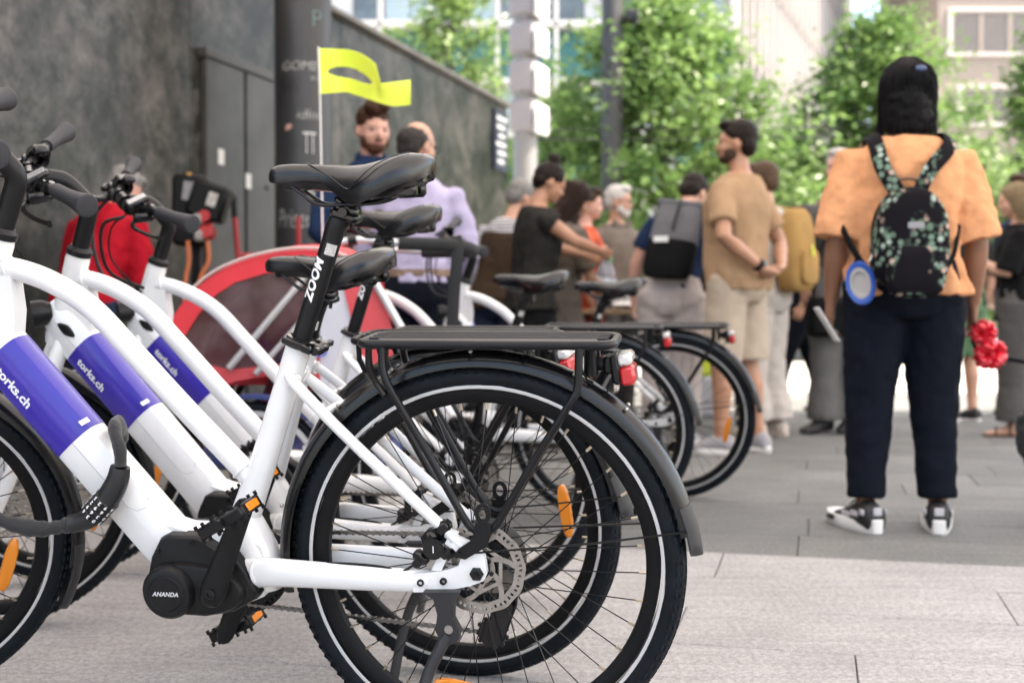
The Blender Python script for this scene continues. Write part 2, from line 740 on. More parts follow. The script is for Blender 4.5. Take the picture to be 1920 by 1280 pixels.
db = wpt(5.7, 0)
for (t0, t1) in ((6.50, 6.02), (6.0, 5.5), (5.48, 4.9)):
    q = MB().bbox(wpt((t0 + t1) / 2, 1.215, 0.03), (abs(t0 - t1) - .012, 0.05, 2.39), .005, WROT)
    wchild('door_leaf', q, M_door, door, db)
wchild('door_frame', MB().bbox(wpt(5.7, 2.44, 0.035), (1.64, 0.075, 0.06), .006, WROT), M_doord, door, db)
wchild('sill', MB().bbox(wpt(5.7, 0.03, 0.04), (1.64, 0.09, 0.05), .006, WROT), M_doord, door, db)
M_stick = mat('sticker_white', (.7, .69, .65), .6, var=.1, vscale=60)
for (tt, zz) in ((6.33, 1.80), (5.98, 1.68)):
    wchild('sticker', MB().box(wpt(tt, zz, 0.057), (.07, .004, .10), WROT), M_stick, door, db)
wchild('lock', MB().cyl(wpt(5.72, 1.66, .05), wpt(5.72, 1.66, .07), .016), M_doord, door, db, True)

# small sign at the end of the wall
sb = wpt(0.3, 2.45)
sign = tag(empty('wall_sign', sb), 'small dark blue sign with white lettering at the far end of the stone wall', 'sign')
M_navy = mat('sign_navy', (.02, .028, .06), .45)
M_white = mat('white_print', (.8, .8, .78), .5)
wchild('board', MB().bbox(wpt(0.3, 2.72, 0.02), (.46, .03, .66), .004, WROT), M_navy, sign, sb)
for k in range(6):
    wchild('text_line', MB().box(wpt(0.3 + .03 * (k % 2), 2.96 - .095 * k, 0.038), (.34 - .06 * (k % 3), .004, .045), WROT), M_white, sign, sb)


# round steel columns
def col_mat(name='column_steel'):
    return mat(name, (.048, .048, .051), .42, metal=.35, var=.12, vscale=4, bump=.1, bscale=60)


M_col = col_mat()
CR = 0.184
c1 = at(570, 600, 8.0)
c1.z = 0
colA = tag(empty('round_column', c1), 'thick dark grey round column with white graffiti, in front of the stone wall', 'column')
q = MB().lathe([(CR, 0.0), (CR, 5.95)], (0, 0, 0), 'Z', 48, closed=False)
obj('shaft', q, M_col, colA, fix=True)
obj('base_ring', MB().lathe([(CR, 0), (CR + .03, 0), (CR + .03, .03), (CR, .035)], (0, 0, 0), 'Z', 48), M_col, colA)
M_chalk = mat('graffiti_white', (.62, .62, .60), .7)
M_ink = mat('graffiti_black', (.012, .012, .014), .5)
M_teal = mat('graffiti_teal', (.16, .27, .26), .7)
M_pink = mat('sticker_pink', (.55, .32, .27), .6)
ca = math.atan2(-c1.y, -c1.x)


def on_col(px, py):
    """map pixel offsets on the column front to its surface"""
    def fn(x, y):
        a = ca + (px + x) / (CR + .002)
        return Vector(((CR + .0025) * math.cos(a), (CR + .0025) * math.sin(a), py + y))
    return fn


def colz(v):
    return CAMH + (591 - v) * 7.85 / FPX


lettering('graffiti', 'Prisen', .18, lambda x, y: on_col(-.062, colz(412))(x * .56, y), M_chalk, colA, bold=-.004, shear=.1, sub=True)
lettering('graffiti', 'JRAN', .17, lambda x, y: on_col(-.10, colz(165))(x * .42, y), M_ink, colA, bold=.0, shear=.3, spacing=.8, sub=True)
lettering('graffiti', 'GOMEZ', .085, on_col(.0, colz(128)), M_chalk, colA, bold=-.002, shear=.2, sub=True)
lettering('graffiti', 'xx', .07, on_col(.08, colz(148)), M_chalk, colA, bold=-.002, sub=True)
lettering('graffiti', 'idlm', .09, on_col(.03, colz(218)), M_chalk, colA, bold=-.002, shear=.2, sub=True)
lettering('graffiti', 'P', .16, on_col(.09, colz(40)), M_teal, colA, bold=-.004, sub=True)


def col_stroke(pts, w, m, name='graffiti'):
    P = smooth_path([(x, y, 0) for x, y in pts], 5)
    vs, fs = [], []
    for i, p in enumerate(P):
        t = (P[min(i + 1, len(P) - 1)] - P[max(i - 1, 0)])
        t.normalize()
        nrm = Vector((-t.y, t.x, 0)) * w / 2
        for s in (1, -1):
            qd = p + nrm * s
            vs.append(on_col(0, 0)(qd.x, qd.y))
    for i in range(len(P) - 1):
        fs.append((2 * i, 2 * i + 1, 2 * i + 3, 2 * i + 2))
    return obj(name, MB().add(vs, fs), m, colA, smooth=False, fix=False)


def cs(u, v):
    return ((u - 566) / FPX * 7.85, colz(v))


col_stroke([cs(548, 335), cs(565, 345), cs(590, 372), cs(594, 385), cs(585, 388), cs(570, 352)], .008, M_chalk)
col_stroke([cs(572, 340), cs(588, 345), cs(597, 365), cs(592, 388)], .008, M_chalk)
col_stroke([cs(575, 355), cs(592, 372)], .007, M_chalk)
col_stroke([cs(565, 252), cs(590, 252)], .012, M_chalk)
col_stroke([cs(572, 254), cs(572, 290)], .006, M_chalk)
col_stroke([cs(584, 254), cs(584, 290)], .006, M_chalk)
obj('sticker', MB().add([on_col(0, 0)(*cs(*p)) for p in ((531, 247), (532, 237), (541, 234), (546, 239), (538, 246))], [(0, 1, 2, 3, 4)]), M_pink, colA, smooth=False, fix=False)

c2 = at(1147, 600, 20.0)
c2.z = 0
colB = tag(empty('round_column', c2), 'slim dark grey round column with a lamp, in front of the green trees', 'column')
obj('shaft', MB().lathe([(.176, 0), (.176, 9)], (0, 0, 0), 'Z', 32, closed=False), mat('column_grey', (.055, .054, .056), .5, metal=.2, var=.1, vscale=4), colB)
obj('base_ring', MB().lathe([(.17, 0), (.21, 0), (.21, .03), (.17, .035)], (0, 0, 0), 'Z', 32), M_col, colB)
M_blk = mat('black_plastic', (.014, .014, .015), .45)
lz = CAMH + (591 - 38) * 20 / FPX
obj('lamp_head', MB().bbox((.30, -.15, lz), (.22, .26, .18), .03).cyl((.1, 0, lz), (.3, -.08, lz), .03), M_blk, colB)

# totem of stacked sign boxes on a post
ct = at(985, 600, 17.0)
ct.z = 0
totem = tag(empty('sign_totem', ct), 'tall post carrying a stack of pale grey sign boxes, beside the wall end', 'sign')
M_tot = mat('totem_grey', (.26, .25, .26), .5, var=.05, vscale=3)
M_totw = mat('totem_white', (.78, .77, .76), .5)
obj('post', MB().cyl((0, 0, 0), (0, 0, 7.5), .165, 24), mat('post_grey', (.20, .20, .20), .5, metal=.2), totem)
TR = Matrix.Rotation(R_(-24), 3, 'Z')
zs = [(252, 190), (180, 118), (108, 48), (38, -28)]
for (v0, v1) in zs:
    z0, z1 = CAMH + (591 - v0) * 17 / FPX, CAMH + (591 - v1) * 17 / FPX
    bx_ = obj('sign_box', MB().bbox((.02, 0, (z0 + z1) / 2), (.40, .42, z1 - z0), .05, TR), M_tot, totem)
    pl = TR @ Vector((.26, -.02, 0))
    obj('white_panel', MB().bbox((pl.x - .01, pl.y, (z0 + z1) / 2 - .06), (.05, .40, z1 - z0 - .06), .012, TR), M_totw, bx_)
    for k in range(2):
        pk = TR @ Vector((.297, -.02, 0))
        obj('text_line', MB().box((pk.x + .02, pk.y, (z0 + z1) / 2 - .02 - .14 * k), (.004, .30, .05), TR), mat('totem_text', (.25, .25, .27), .5), bx_)
obj('fixing', MB().cyl((-.02, -.05, 0.0), (-.02, -.05, 7.5), .06, 12), mat('black_plastic', (0, 0, 0)), totem)

# ------------------------------------------------------------------ buildings
M_fac = mat('render_white', (.46, .45, .445), .7, var=.05, vscale=.6)
M_tealp = mat('teal_panel', (.035, .165, .165), .45, var=.08, vscale=1.5)
M_glass = mat('window_glass', (.16, .20, .22), .12, var=.5, vscale=.5, spec=.8)
M_curt = mat('curtain_white', (.70, .70, .69), .8, var=.1, vscale=2)
M_paleb = mat('pale_blue_panel', (.48, .60, .64), .4, var=.05, vscale=1)
bA = tag(empty('apartment_building', (0, 36, 0)), 'white slab-fronted building with teal spandrel panels behind the trees', 'building')
BX0, BX1, BY = -7.2, 6.35, 36.0


def zA(v):
    return CAMH + (591 - v) * 36 / FPX


st = zA(62) - zA(265)
rngb = random.Random(11)
obj('core', MB().box(((BX0 + BX1) / 2, 4.35, 11), (BX1 - BX0 - .1, 8, 22)), M_fac, bA, smooth=False)
nb = 8
bw = (BX1 - BX0) / nb
for fl in range(-2, 3):
    zt = zA(62) + fl * st           # top of the teal band
    zb = zA(155) + fl * st
    if zt > 16 or zt < -1:
        continue
    obj('floor_slab', MB().bbox(((BX0 + BX1) / 2, -.08, zt + .10), (BX1 - BX0 + .1, .9, .19), .02), M_fac, bA, smooth=False)
    obj('floor_slab', MB().bbox(((BX0 + BX1) / 2, -.06, zb - .07), (BX1 - BX0 + .1, .82, .15), .02), M_fac, bA, smooth=False)
    for k in range(nb):
        x0 = BX0 + k * bw
        if zb > 0:
            obj('spandrel_panel', MB().bbox((x0 + bw / 2, .02, (zt + zb) / 2), (bw - .10, .08, zt - zb - .02), .01), M_tealp, bA, smooth=False)
        wz0, wz1 = zt + .20, zt + st - (zt - zb) - .16
        if wz1 > .3:
            for h in range(2):
                mm = rngb.choice((M_glass, M_glass, M_paleb, M_curt))
                obj('window_pane', MB().bbox((x0 + bw * (.27 + .46 * h), .2, (wz0 + wz1) / 2), (bw * .44, .05, wz1 - wz0), .01), mm, bA, smooth=False)
for k in range(nb + 1):
    x0 = BX0 + k * bw
    obj('fin', MB().bbox((x0, -.42, 10), (.13, .22, 20), .02), M_fac, bA, smooth=False)

bB = tag(empty('office_building', (6.6, 36.2, 0)), 'long bright white facade with fine vertical lines receding beside the sky', 'building')
dB = Vector((.375, .927, 0)).normalized()
RB = Matrix.Rotation(math.atan2(dB.y, dB.x), 3, 'Z')
nB = Vector((dB.y, -dB.x, 0))
M_fac2 = mat('facade_ivory', (.42, .395, .38), .6, var=.04, vscale=.4)
M_line = mat('facade_joint', (.13, .115, .105), .6)
LB = 27.0
obj('core', MB().box(dB * (LB / 2) - nB * 4 + Vector((0, 0, 11)), (LB, 8, 22), RB), M_fac2, bB, smooth=False)
for k in range(7):
    obj('floor_band', MB().bbox(dB * (LB / 2) + nB * .06 + Vector((0, 0, 2.6 + 3.0 * k)), (LB, .14, .22), .02, RB), M_line, bB, smooth=False)
for k in range(24):
    obj('fin', MB().bbox(dB * (.5 + k * 1.13) + nB * .11 + Vector((0, 0, 11)), (.10, .2, 21.5), .02, RB), M_fac2, bB, smooth=False)
for k in range(6):
    for j in range(0, 23):
        if rngb.random() < .8:
            obj('window_pane', MB().box(dB * (1.06 + j * 1.13) + nB * .02 + Vector((0, 0, 4.15 + 3.0 * k)), (.62, .05, 1.9), RB), rngb.choice((M_paleb, M_curt, M_curt)), bB, smooth=False)

bC = tag(empty('beige_building', (17.2 + 5, 50, 0)), 'beige rendered block with grey louvred windows at the right edge', 'building')
M_bei = mat('render_beige', (.29, .245, .215), .8, var=.05, vscale=.5)
M_lou = mat('louvre_grey', (.19, .18, .18), .5)


def zC(v):
    return CAMH + (591 - v) * 50 / FPX


def xC(u):
    return (u - 960) * 50 / FPX - 22.2


obj('core', MB().box((xC(1755) + 6, 4, 11), (12, 8, 22)), M_bei, bC, smooth=False)
for (v0, v1, u0) in ((105, 25, 1772), (235, 168, 1790), (365, 300, 1790), (500, 435, 1790), (-35, -105, 1772)):
    for j in range(2):
        xa = xC(u0) + j * 4.4
        xb = xa + 3.9
        z0, z1 = zC(v0), zC(v1)
        w = obj('window', MB().bbox(((xa + xb) / 2, -.03, z1 + .05), (xb - xa, .12, .16), .01).bbox(((xa + xb) / 2, -.05, z0 - .02), (xb - xa + .1, .2, .14), .01)
                .bbox((xa + .1, -.03, (z0 + z1) / 2), (.2, .12, z1 - z0), .01).bbox((xb - .1, -.03, (z0 + z1) / 2), (.2, .12, z1 - z0), .01), mat('frame_offwhite', (.46, .44, .42), .6), bC, smooth=False)
        for k in range(3):
            xs = xa + .28 + k * (xb - xa - .4) / 3
            wd = (xb - xa - .4) / 3 - .18
            obj('mullion', MB().box((xs + wd + .09, -.02, (z0 + z1) / 2), (.16, .08, z1 - z0 - .1)), M_bei, w, smooth=False)
            sl = MB()
            nsl = 11
            for s_ in range(nsl):
                sl.box((xs + wd / 2, .0, z0 + .1 + (z1 - z0 - .2) * (s_ + .5) / nsl), (wd, .06, (z1 - z0 - .2) / nsl * .82), Matrix.Rotation(R_(25), 3, 'X'))
            obj('louvre_blind', sl, M_lou, w, smooth=False)


# ------------------------------------------------------------------ trees
def leaf_mat(name, c1, c2):
    m = bpy.data.materials.new(name)
    m.use_nodes = True
    nt = m.node_tree
    nt.nodes.remove(nt.nodes['Principled BSDF'])
    out = nt.nodes['Material Output']
    d = nt.nodes.new('ShaderNodeBsdfDiffuse')
    t = nt.nodes.new('ShaderNodeBsdfTranslucent')
    g = nt.nodes.new('ShaderNodeBsdfGlossy')
    g.inputs['Roughness'].default_value = .4
    geo = nt.nodes.new('ShaderNodeNewGeometry')
    n = nt.nodes.new('ShaderNodeTexNoise')
    n.inputs['Scale'].default_value = 1.3
    n.inputs['Detail'].default_value = 5
    nt.links.new(geo.outputs['Position'], n.inputs['Vector'])
    r = nt.nodes.new('ShaderNodeValToRGB')
    r.color_ramp.elements[0].position = .35
    r.color_ramp.elements[1].position = .65
    r.color_ramp.elements[0].color = (*c1, 1)
    r.color_ramp.elements[1].color = (*c2, 1)
    nt.links.new(n.outputs['Fac'], r.inputs['Fac'])
    nt.links.new(r.outputs['Color'], d.inputs['Color'])
    nt.links.new(r.outputs['Color'], t.inputs['Color'])
    a = nt.nodes.new('ShaderNodeMixShader')
    a.inputs[0].default_value = .5
    nt.links.new(d.outputs[0], a.inputs[1])
    nt.links.new(t.outputs[0], a.inputs[2])
    c = nt.nodes.new('ShaderNodeMixShader')
    c.inputs[0].default_value = .05
    nt.links.new(a.outputs[0], c.inputs[1])
    nt.links.new(g.outputs[0], c.inputs[2])
    nt.links.new(c.outputs[0], out.inputs['Surface'])
    return m


M_leaf = leaf_mat('leaf_green', (.078, .160, .038), (.215, .33, .105))
M_leaf2 = leaf_mat('leaf_yellow_green', (.11, .20, .05), (.24, .34, .11))
M_bark = mat('bark', (.09, .075, .06), .9, var=.4, vscale=12, bump=.5, bscale=30)


def tree(px, Y, top, bot, w, label, seed, nleaf, m, zoff=0.0, lsize=.13):
    rg = random.Random(seed)
    base = at(px, 600, Y)
    base.z = 0
    t = tag(empty('leafy_tree', base), label, 'tree', 'young trees around the square')
    z1 = CAMH + (591 - top) * Y / FPX
    z0 = max(.6, CAMH + (591 - bot) * Y / FPX)
    tr = MB()
    tr.tube([(0, 0, 0), (.03, .02, z0 * .6), (-.02, .0, z0 + (z1 - z0) * .5), (.02, .03, z0 + (z1 - z0) * .9)], [.10, .085, .05, .015], 10)
    clumps = []
    nb_ = 46
    for k in range(nb_):
        f = (k + rg.random()) / nb_
        zc = z0 + (z1 - z0) * f
        prof = math.sin(PI * min(1, (f * .82 + .18))) ** .7
        rr = w / 2 * prof * (.45 + .6 * math.sqrt(rg.random()))
        a = k * 2.4 + rg.random() * .8
        p = Vector((rr * math.cos(a), rr * math.sin(a), zc))
        s = Vector((0, 0, max(z0 * .7, zc - .5 - .35 * rr)))
        mid = (p + s) / 2 + Vector((0, 0, .12))
        tr.tube([s, mid, p], [.028, .018, .006], 5)
        clumps.append((p, (.28 + .3 * rg.random()) * w / 3.6))
        clumps.append(((p + s) / 2 + Vector((rg.uniform(-.2, .2), rg.uniform(-.2, .2), rg.uniform(0, .3))), .3 * w / 3.6))
    obj('trunk', tr, M_bark, t)
    lf = MB()
    vs, fs = [], []
    for k in range(nleaf):
        c, r = clumps[rg.randrange(len(clumps))]
        d = Vector((rg.gauss(0, 1), rg.gauss(0, 1), rg.gauss(0, .75)))
        p = c + d * r * .62
        s = lsize * rg.uniform(.6, 1.25)
        n = Vector((rg.gauss(0, .6), rg.gauss(0, .6), 1)).normalized()
        u = n.orthogonal().normalized()
        u.rotate(Matrix.Rotation(rg.random() * 6.28, 3, n))
        v = n.cross(u)
        i = len(vs)
        vs += [p - u * s * .6, p + v * s * .45 + n * .02, p + u * s * .6, p - v * s * .45 + n * .02]
        fs.append((i, i + 1, i + 2, i + 3))
    lf.add(vs, fs)
    obj('crown', lf, m, t, smooth=False, fix=False)
    return t


tree(845, 26, -40, 330, 2.9, 'light airy tree rising behind the sloping edge of the stone wall', 1, 5200, M_leaf2, lsize=.13)
tree(1240, 21, 20, 600, 4.6, 'big bushy green tree behind the slim column and the man in the tan shirt', 2, 26000, M_leaf, lsize=.13)
tree(1062, 25, 190, 600, 3.4, 'low green tree between the sign totem and the slim column', 3, 13000, M_leaf, lsize=.13)
tree(1640, 24, 50, 600, 4.2, 'round green tree behind the head of the person in orange', 4, 22000, M_leaf, lsize=.13)
tree(1955, 26, 60, 600, 2.8, 'green tree cut off by the right edge in front of the beige block', 5, 12000, M_leaf, lsize=.13)
tree(1465, 27, 260, 600, 3.4, 'low tree in the gap between the man in tan and the person in orange', 6, 13000, M_leaf, lsize=.14)
tree(1800, 33, 330, 600, 4.4, 'low pale tree below the beige block, right of the person in orange', 7, 12000, M_leaf2, lsize=.15)

wire = MB().tube([at(900, 258, 19), at(1150, 263, 19), at(1560, 258, 19)], .012, 5).tube([at(900, 240, 19.2), at(1150, 244, 19.2), at(1560, 238, 19.2)], .010, 5)
tag(obj('overhead_wire', wire, M_blk), 'pair of thin overhead wires crossing in front of the trees', 'wire')
# ------------------------------------------------------------------ bicycles
M_paint = mat('bike_white', (.77, .765, .755), .26, coat=.5, var=.025, vscale=18, vdetail=8)
M_black = mat('satin_black', (.005, .005, .0058), .36, bump=.04, bscale=300, spec=0.3)
M_blackg = mat('gloss_black', (.0045, .0045, .0052), .16, spec=0.45)
M_motor = mat('motor_black', (.0075, .0075, .008), .42, bump=.12, bscale=700, spec=0.25)
M_rubber = mat('tyre_rubber', (.0055, .0075, .0105), .5, var=.25, vscale=25, bump=.2, bscale=400, spec=0.15)
M_rim = mat('rim_black', (.006, .006, .0065), .45, spec=0.15)
M_reflex = mat('reflex_stripe', (.52, .51, .50), .45, metal=.2)
M_steel = mat('steel', (.42, .41, .39), .32, metal=1.0)
M_disc = mat('disc_steel', (.42, .395, .365), .34, metal=1.0, var=.1, vscale=80)
M_chain = mat('chain_steel', (.20, .195, .185), .38, metal=1.0)
M_nip = mat('nipple_brass', (.52, .46, .36), .3, metal=1.0)
M_saddle = mat('saddle_leatherette', (.005, .005, .006), .25, bump=.06, bscale=900, spec=.55)
M_grip = mat('grip_rubber', (.032, .032, .036), .6, bump=.2, bscale=500, spec=0.3)
M_orange = mat('reflector_orange', (.78, .24, .012), .25, bump=.5, bscale=500, coat=.4)
M_red = mat('lens_red', (.50, .012, .016), .15, coat=.6, bump=.5, bscale=350)
M_clear = mat('lens_clear', (.62, .60, .58), .15, coat=.6, bump=.4, bscale=350)
M_blue = mat('band_blue', (.024, .010, .31), .30, coat=.4)
M_bandw = mat('band_lettering', (.80, .79, .80), .45)
M_redp = mat('red_print', (.6, .06, .02), .5)
M_cable = mat('cable_black', (.006, .006, .0065), .45, spec=0.3)
M_fend = mat('fender_black', (.0055, .0055, .006), .25, bump=.03, bscale=300, spec=0.45)

RW = 0.35
HA = R_(68)
HTOP = Vector((.885, 0, .925))
HAX = Vector((-math.cos(HA), 0, math.sin(HA)))
FAX = Vector((1.178, 0, .35))
_mesh_cache = {}


def cached(key, builder, m, smooth=True, ang=40):
    if key not in _mesh_cache:
        me = builder().mesh(key, m, smooth, ang)
        fixn(me)
        if smooth:
            me.set_sharp_from_angle(angle=R_(ang))
        _mesh_cache[key] = me
    return _mesh_cache[key]


def P(name, key, builder, m, parent, M=None, ang=40):
    me = cached(key, builder, m, True, ang)
    return obj(name, me, m, parent, M=M)


# ---- wheel meshes are centred on the axle, axis along y
def g_tyre():
    q = MB()
    prof = []
    for k in range(15):
        a = R_(-118 + 236 * k / 14)
        prof.append((.3265 + .0235 * math.cos(a), .0245 * math.sin(a)))
    q.lathe(prof, (0, 0, 0), 'Y', 96)
    # tread: two shoulder rows of slanted lugs and a centre rib broken into blocks
    for i in range(110):
        a = 2 * PI * i / 110
        for s in (-1, 1):
            for (yy, rr, ly, lx, tw) in ((.0135, .3442, .010, .0115, .5), (.0205, .3365, .007, .0095, .35)):
                ca_, sa_ = math.cos(a + s * .012), math.sin(a + s * .012)
                rot = Matrix(((-sa_, 0, ca_), (0, 1, 0), (ca_, 0, sa_))) @ Matrix.Rotation(s * tw, 3, 'Z')
                q.box((rr * ca_, s * yy, rr * sa_), (lx, ly, .0028), rot)
        ca_, sa_ = math.cos(a), math.sin(a)
        rot = Matrix(((-sa_, 0, ca_), (0, 1, 0), (ca_, 0, sa_)))
        q.box((.3494 * ca_, 0, .3494 * sa_), (.017, .014, .0022), rot)
    return q


def g_stripe():
    q = MB()
    for s in (-1, 1):
        q.lathe([(.3145, s * .0213), (.3125, s * .0220), (.3085, s * .0210), (.3085, s * .0196), (.3135, s * .0200)], (0, 0, 0), 'Y', 96)
    return q


def g_rim():
    return MB().lathe([(.306, .0125), (.306, .0145), (.300, .0150), (.290, .0132), (.2825, .0085), (.281, 0), (.2825, -.0085), (.290, -.0132), (.300, -.0150), (.306, -.0145), (.306, -.0125), (.294, -.008), (.294, .008)], (0, 0, 0), 'Y', 96)


def g_hub():
    q = MB().lathe([(.0, -.05), (.018, -.05), (.018, -.034), (.029, -.033), (.029, -.029), (.016, -.026), (.014, 0), (.016, .026), (.029, .029), (.029, .033), (.018, .034), (.018, .05), (.0, .05)], (0, 0, 0), 'Y', 28, closed=False)
    q.cyl((0, -.078, 0), (0, .078, 0), .0055, 12)
    return q


def g_spoke():
    return MB().tube([(0, 0, 0), (0, 0, 1)], .00105, 5)


def g_nip():
    return MB().tube([(0, 0, 0), (0, 0, .013)], .0026, 6)


def wheel(parent, name, M, seed, disc=True, refl=()):
    w = obj(name, cached('rim', g_rim, M_rim), M_rim, parent, M=M)
    P('tyre', 'tyre', g_tyre, M_rubber, w, ang=35)
    P('reflective_stripe', 'stripe', g_stripe, M_reflex, w)
    P('hub', 'hub', g_hub, M_black, w)
    rg = random.Random(seed)
    ph = rg.random()
    nsp = 36
    nips = MB()
    for i in range(nsp):
        side = 1 if i % 2 else -1
        a = 2 * PI * (i + ph) / nsp
        cross = (1 if (i // 2) % 2 else -1) * R_(62)
        ah = a + cross
        p0 = Vector((.0265 * math.cos(ah), side * .031, .0265 * math.sin(ah)))
        p1 = Vector((.2835 * math.cos(a), side * .002, .2835 * math.sin(a)))
        d = p1 - p0
        q = d.to_track_quat('Z', 'Y').to_matrix().to_4x4()
        P('spoke', 'spoke', g_spoke, M_blackg, w, M=Matrix.Translation(p0) @ q @ Matrix.Diagonal((1, 1, d.length, 1)))
        dn = d.normalized()
        qq = MB().tube([(0, 0, 0), (0, 0, .014)], .0025, 6)
        nips.add([p1 - dn * .0145 + (q.to_3x3() @ Vector(v)) for v in qq.v], qq.f)
    nn = obj('spoke_nipples', nips, M_nip, w)
    nn['kind'] = 'stuff'
    for ra in refl:
        a = R_(ra)
        rm = Matrix(((-math.sin(a), 0, math.cos(a)), (0, 1, 0), (math.cos(a), 0, math.sin(a))))
        q = Matrix.Translation((.238 * math.cos(a), .006, .238 * math.sin(a))) @ rm.to_4x4()
        P('wheel_reflector', 'wref', g_wref, M_orange, w, M=q)
    if disc:
        P('brake_disc', 'disc', g_disc, M_disc, w, M=Matrix.Rotation(ph * 3, 4, 'Y'), ang=30)
        for k in range(6):
            a = 2 * PI * k / 6 + ph * 3
            P('disc_bolt', 'dbolt', lambda: MB().cyl((0, .0, 0), (0, .004, 0), .004, 8), M_blackg, w, M=Matrix.Translation((.022 * math.cos(a), .047, -.022 * math.sin(a))))
    return w


def g_wref():
    poly = []
    for k in range(24):
        a = 2 * PI * k / 24
        c, s = math.cos(a), math.sin(a)
        poly.append((.056 * math.copysign(abs(c) ** .75, c), .0125 * math.copysign(abs(s) ** .8, s)))
    q = MB()
    n = len(poly)
    rings = [[Vector((x, -.006, z)) for x, z in poly], [Vector((x, .004, z)) for x, z in poly], [Vector((x * .9, .007, z * .8)) for x, z in poly]]
    q.loft(rings)
    return q


def g_disc():
    """ventilated brake rotor: holed outer band, six curved arms, inner ring"""
    q = MB()
    y0, y1 = .0445, .0463
    N = 120
    # outer band with wavy edges
    def ring(r0, r1, wav=0.0):
        vs, fs = [], []
        for i in range(N):
            a = 2 * PI * i / N
            ro = r1 + wav * math.sin(a * 12)
            ri = r0 + wav * .6 * math.sin(a * 12 + .5)
            c, s = math.cos(a), math.sin(a)
            vs += [(ri * c, y0, ri * s), (ro * c, y0, ro * s), (ro * c, y1, ro * s), (ri * c, y1, ri * s)]
        for i in range(N):
            j = (i + 1) % N
            for k in range(4):
                l = (k + 1) % 4
                fs.append((i * 4 + k, i * 4 + l, j * 4 + l, j * 4 + k))
        q.add(vs, fs)
    ring(.0605, .0675, .0010)
    ring(.0735, .0790, .0010)
    ring(.0165, .0265)
    # webs between the two bands leave round-ended slots (the drilled holes)
    for i in range(48):
        a = 2 * PI * i / 48
        c, s = math.cos(a), math.sin(a)
        rot = Matrix(((-s, 0, c), (0, 1, 0), (c, 0, s)))
        q.box((.0705 * c, (y0 + y1) / 2, .0705 * s), (.0042 if i % 2 else .0056, y1 - y0 - .0001, .0085), rot)
    for i in range(6):
        a = 2 * PI * i / 6
        pts = []
        for k in range(8):
            f = k / 7
            r = .024 + (.0625 - .024) * f
            aa = a + .62 * f
            pts.append((r * math.cos(aa), r * math.sin(aa)))
        vs, fs = [], []
        for k, (x, z) in enumerate(pts):
            dx, dz = (pts[min(k + 1, 7)][0] - pts[max(k - 1, 0)][0], pts[min(k + 1, 7)][1] - pts[max(k - 1, 0)][1])
            L = math.hypot(dx, dz)
            nx, nz = -dz / L * .0042, dx / L * .0042
            vs += [(x - nx, y0 + .0001, z - nz), (x + nx, y0 + .0001, z + nz), (x + nx, y1 - .0001, z + nz), (x - nx, y1 - .0001, z - nz)]
        for k in range(7):
            for c_ in range(4):
                d_ = (c_ + 1) % 4
                fs.append((k * 4 + c_, k * 4 + d_, k * 4 + 4 + d_, k * 4 + 4 + c_))
        q.add(vs, fs)
        a2 = a + .3
        for (r_, da) in ((.043, .42),):
            p0 = Vector((.040 * math.cos(a + .30), (y0 + y1) / 2, .040 * math.sin(a + .30)))
            p1 = Vector((.046 * math.cos(a + PI / 3 + .36), (y0 + y1) / 2, .046 * math.sin(a + PI / 3 + .36)))
            d = p1 - p0
            rot = Matrix((d.normalized(), Vector((0, 1, 0)), d.normalized().cross(Vector((0, 1, 0))))).transposed()
            q.box((p0 + p1) / 2, (d.length, y1 - y0 - .0002, .006), rot)
    return q


# ---- frame
DT0, DT1 = Vector((.962, 0, .795)), Vector((.565, 0, .338))   # down tube axis, head end and motor end
DTD = (DT1 - DT0).normalized()
DTN = Vector((-DTD.z, 0, DTD.x))
if DTN.z < 0:
    DTN = -DTN
DTS = [(0, .047), (.014, .0465), (.026, .042), (.034, .030), (.0385, .006), (.0385, .002), (.034, -.030), (.028, -.041), (.016, -.0465), (0, -.047)]
DT_FULL = DTS + [(-y, n) for y, n in DTS[-2:0:-1]]


def dt_ring(t, k=1.0, grow=0.0):
    c = DT0 + DTD * t
    out = []
    for y, n in DT_FULL:
        L = math.hypot(y, n)
        f = k + grow / L
        out.append(c + Vector((0, y * f, 0)) + DTN * (n * f))
    return out


DTL = (DT1 - DT0).length


def g_downtube():
    q = MB()
    q.loft([dt_ring(t, k) for t, k in ((-.015, .66), (.02, .86), (.05, .97), (.07, 1.0), (DTL - .05, 1.0), (DTL, .98), (DTL + .04, .90))])
    return q


def g_band():
    q = MB()
    q.loft([dt_ring(t, 1.0, .0009) for t in (.108, .322)], cap=False)
    return q


def g_bandline():
    q = MB()
    c0, c1 = DT0 + DTD * .172, DT0 + DTD * .322
    vs = []
    for c in (c0, c1):
        for (y, n) in ((.0322, .0345), (.0300, .0375)):
            vs.append(c + Vector((0, y + .0012, 0)) + DTN * (n + .0012))
    q.add(vs, [(0, 1, 3, 2)])
    return q


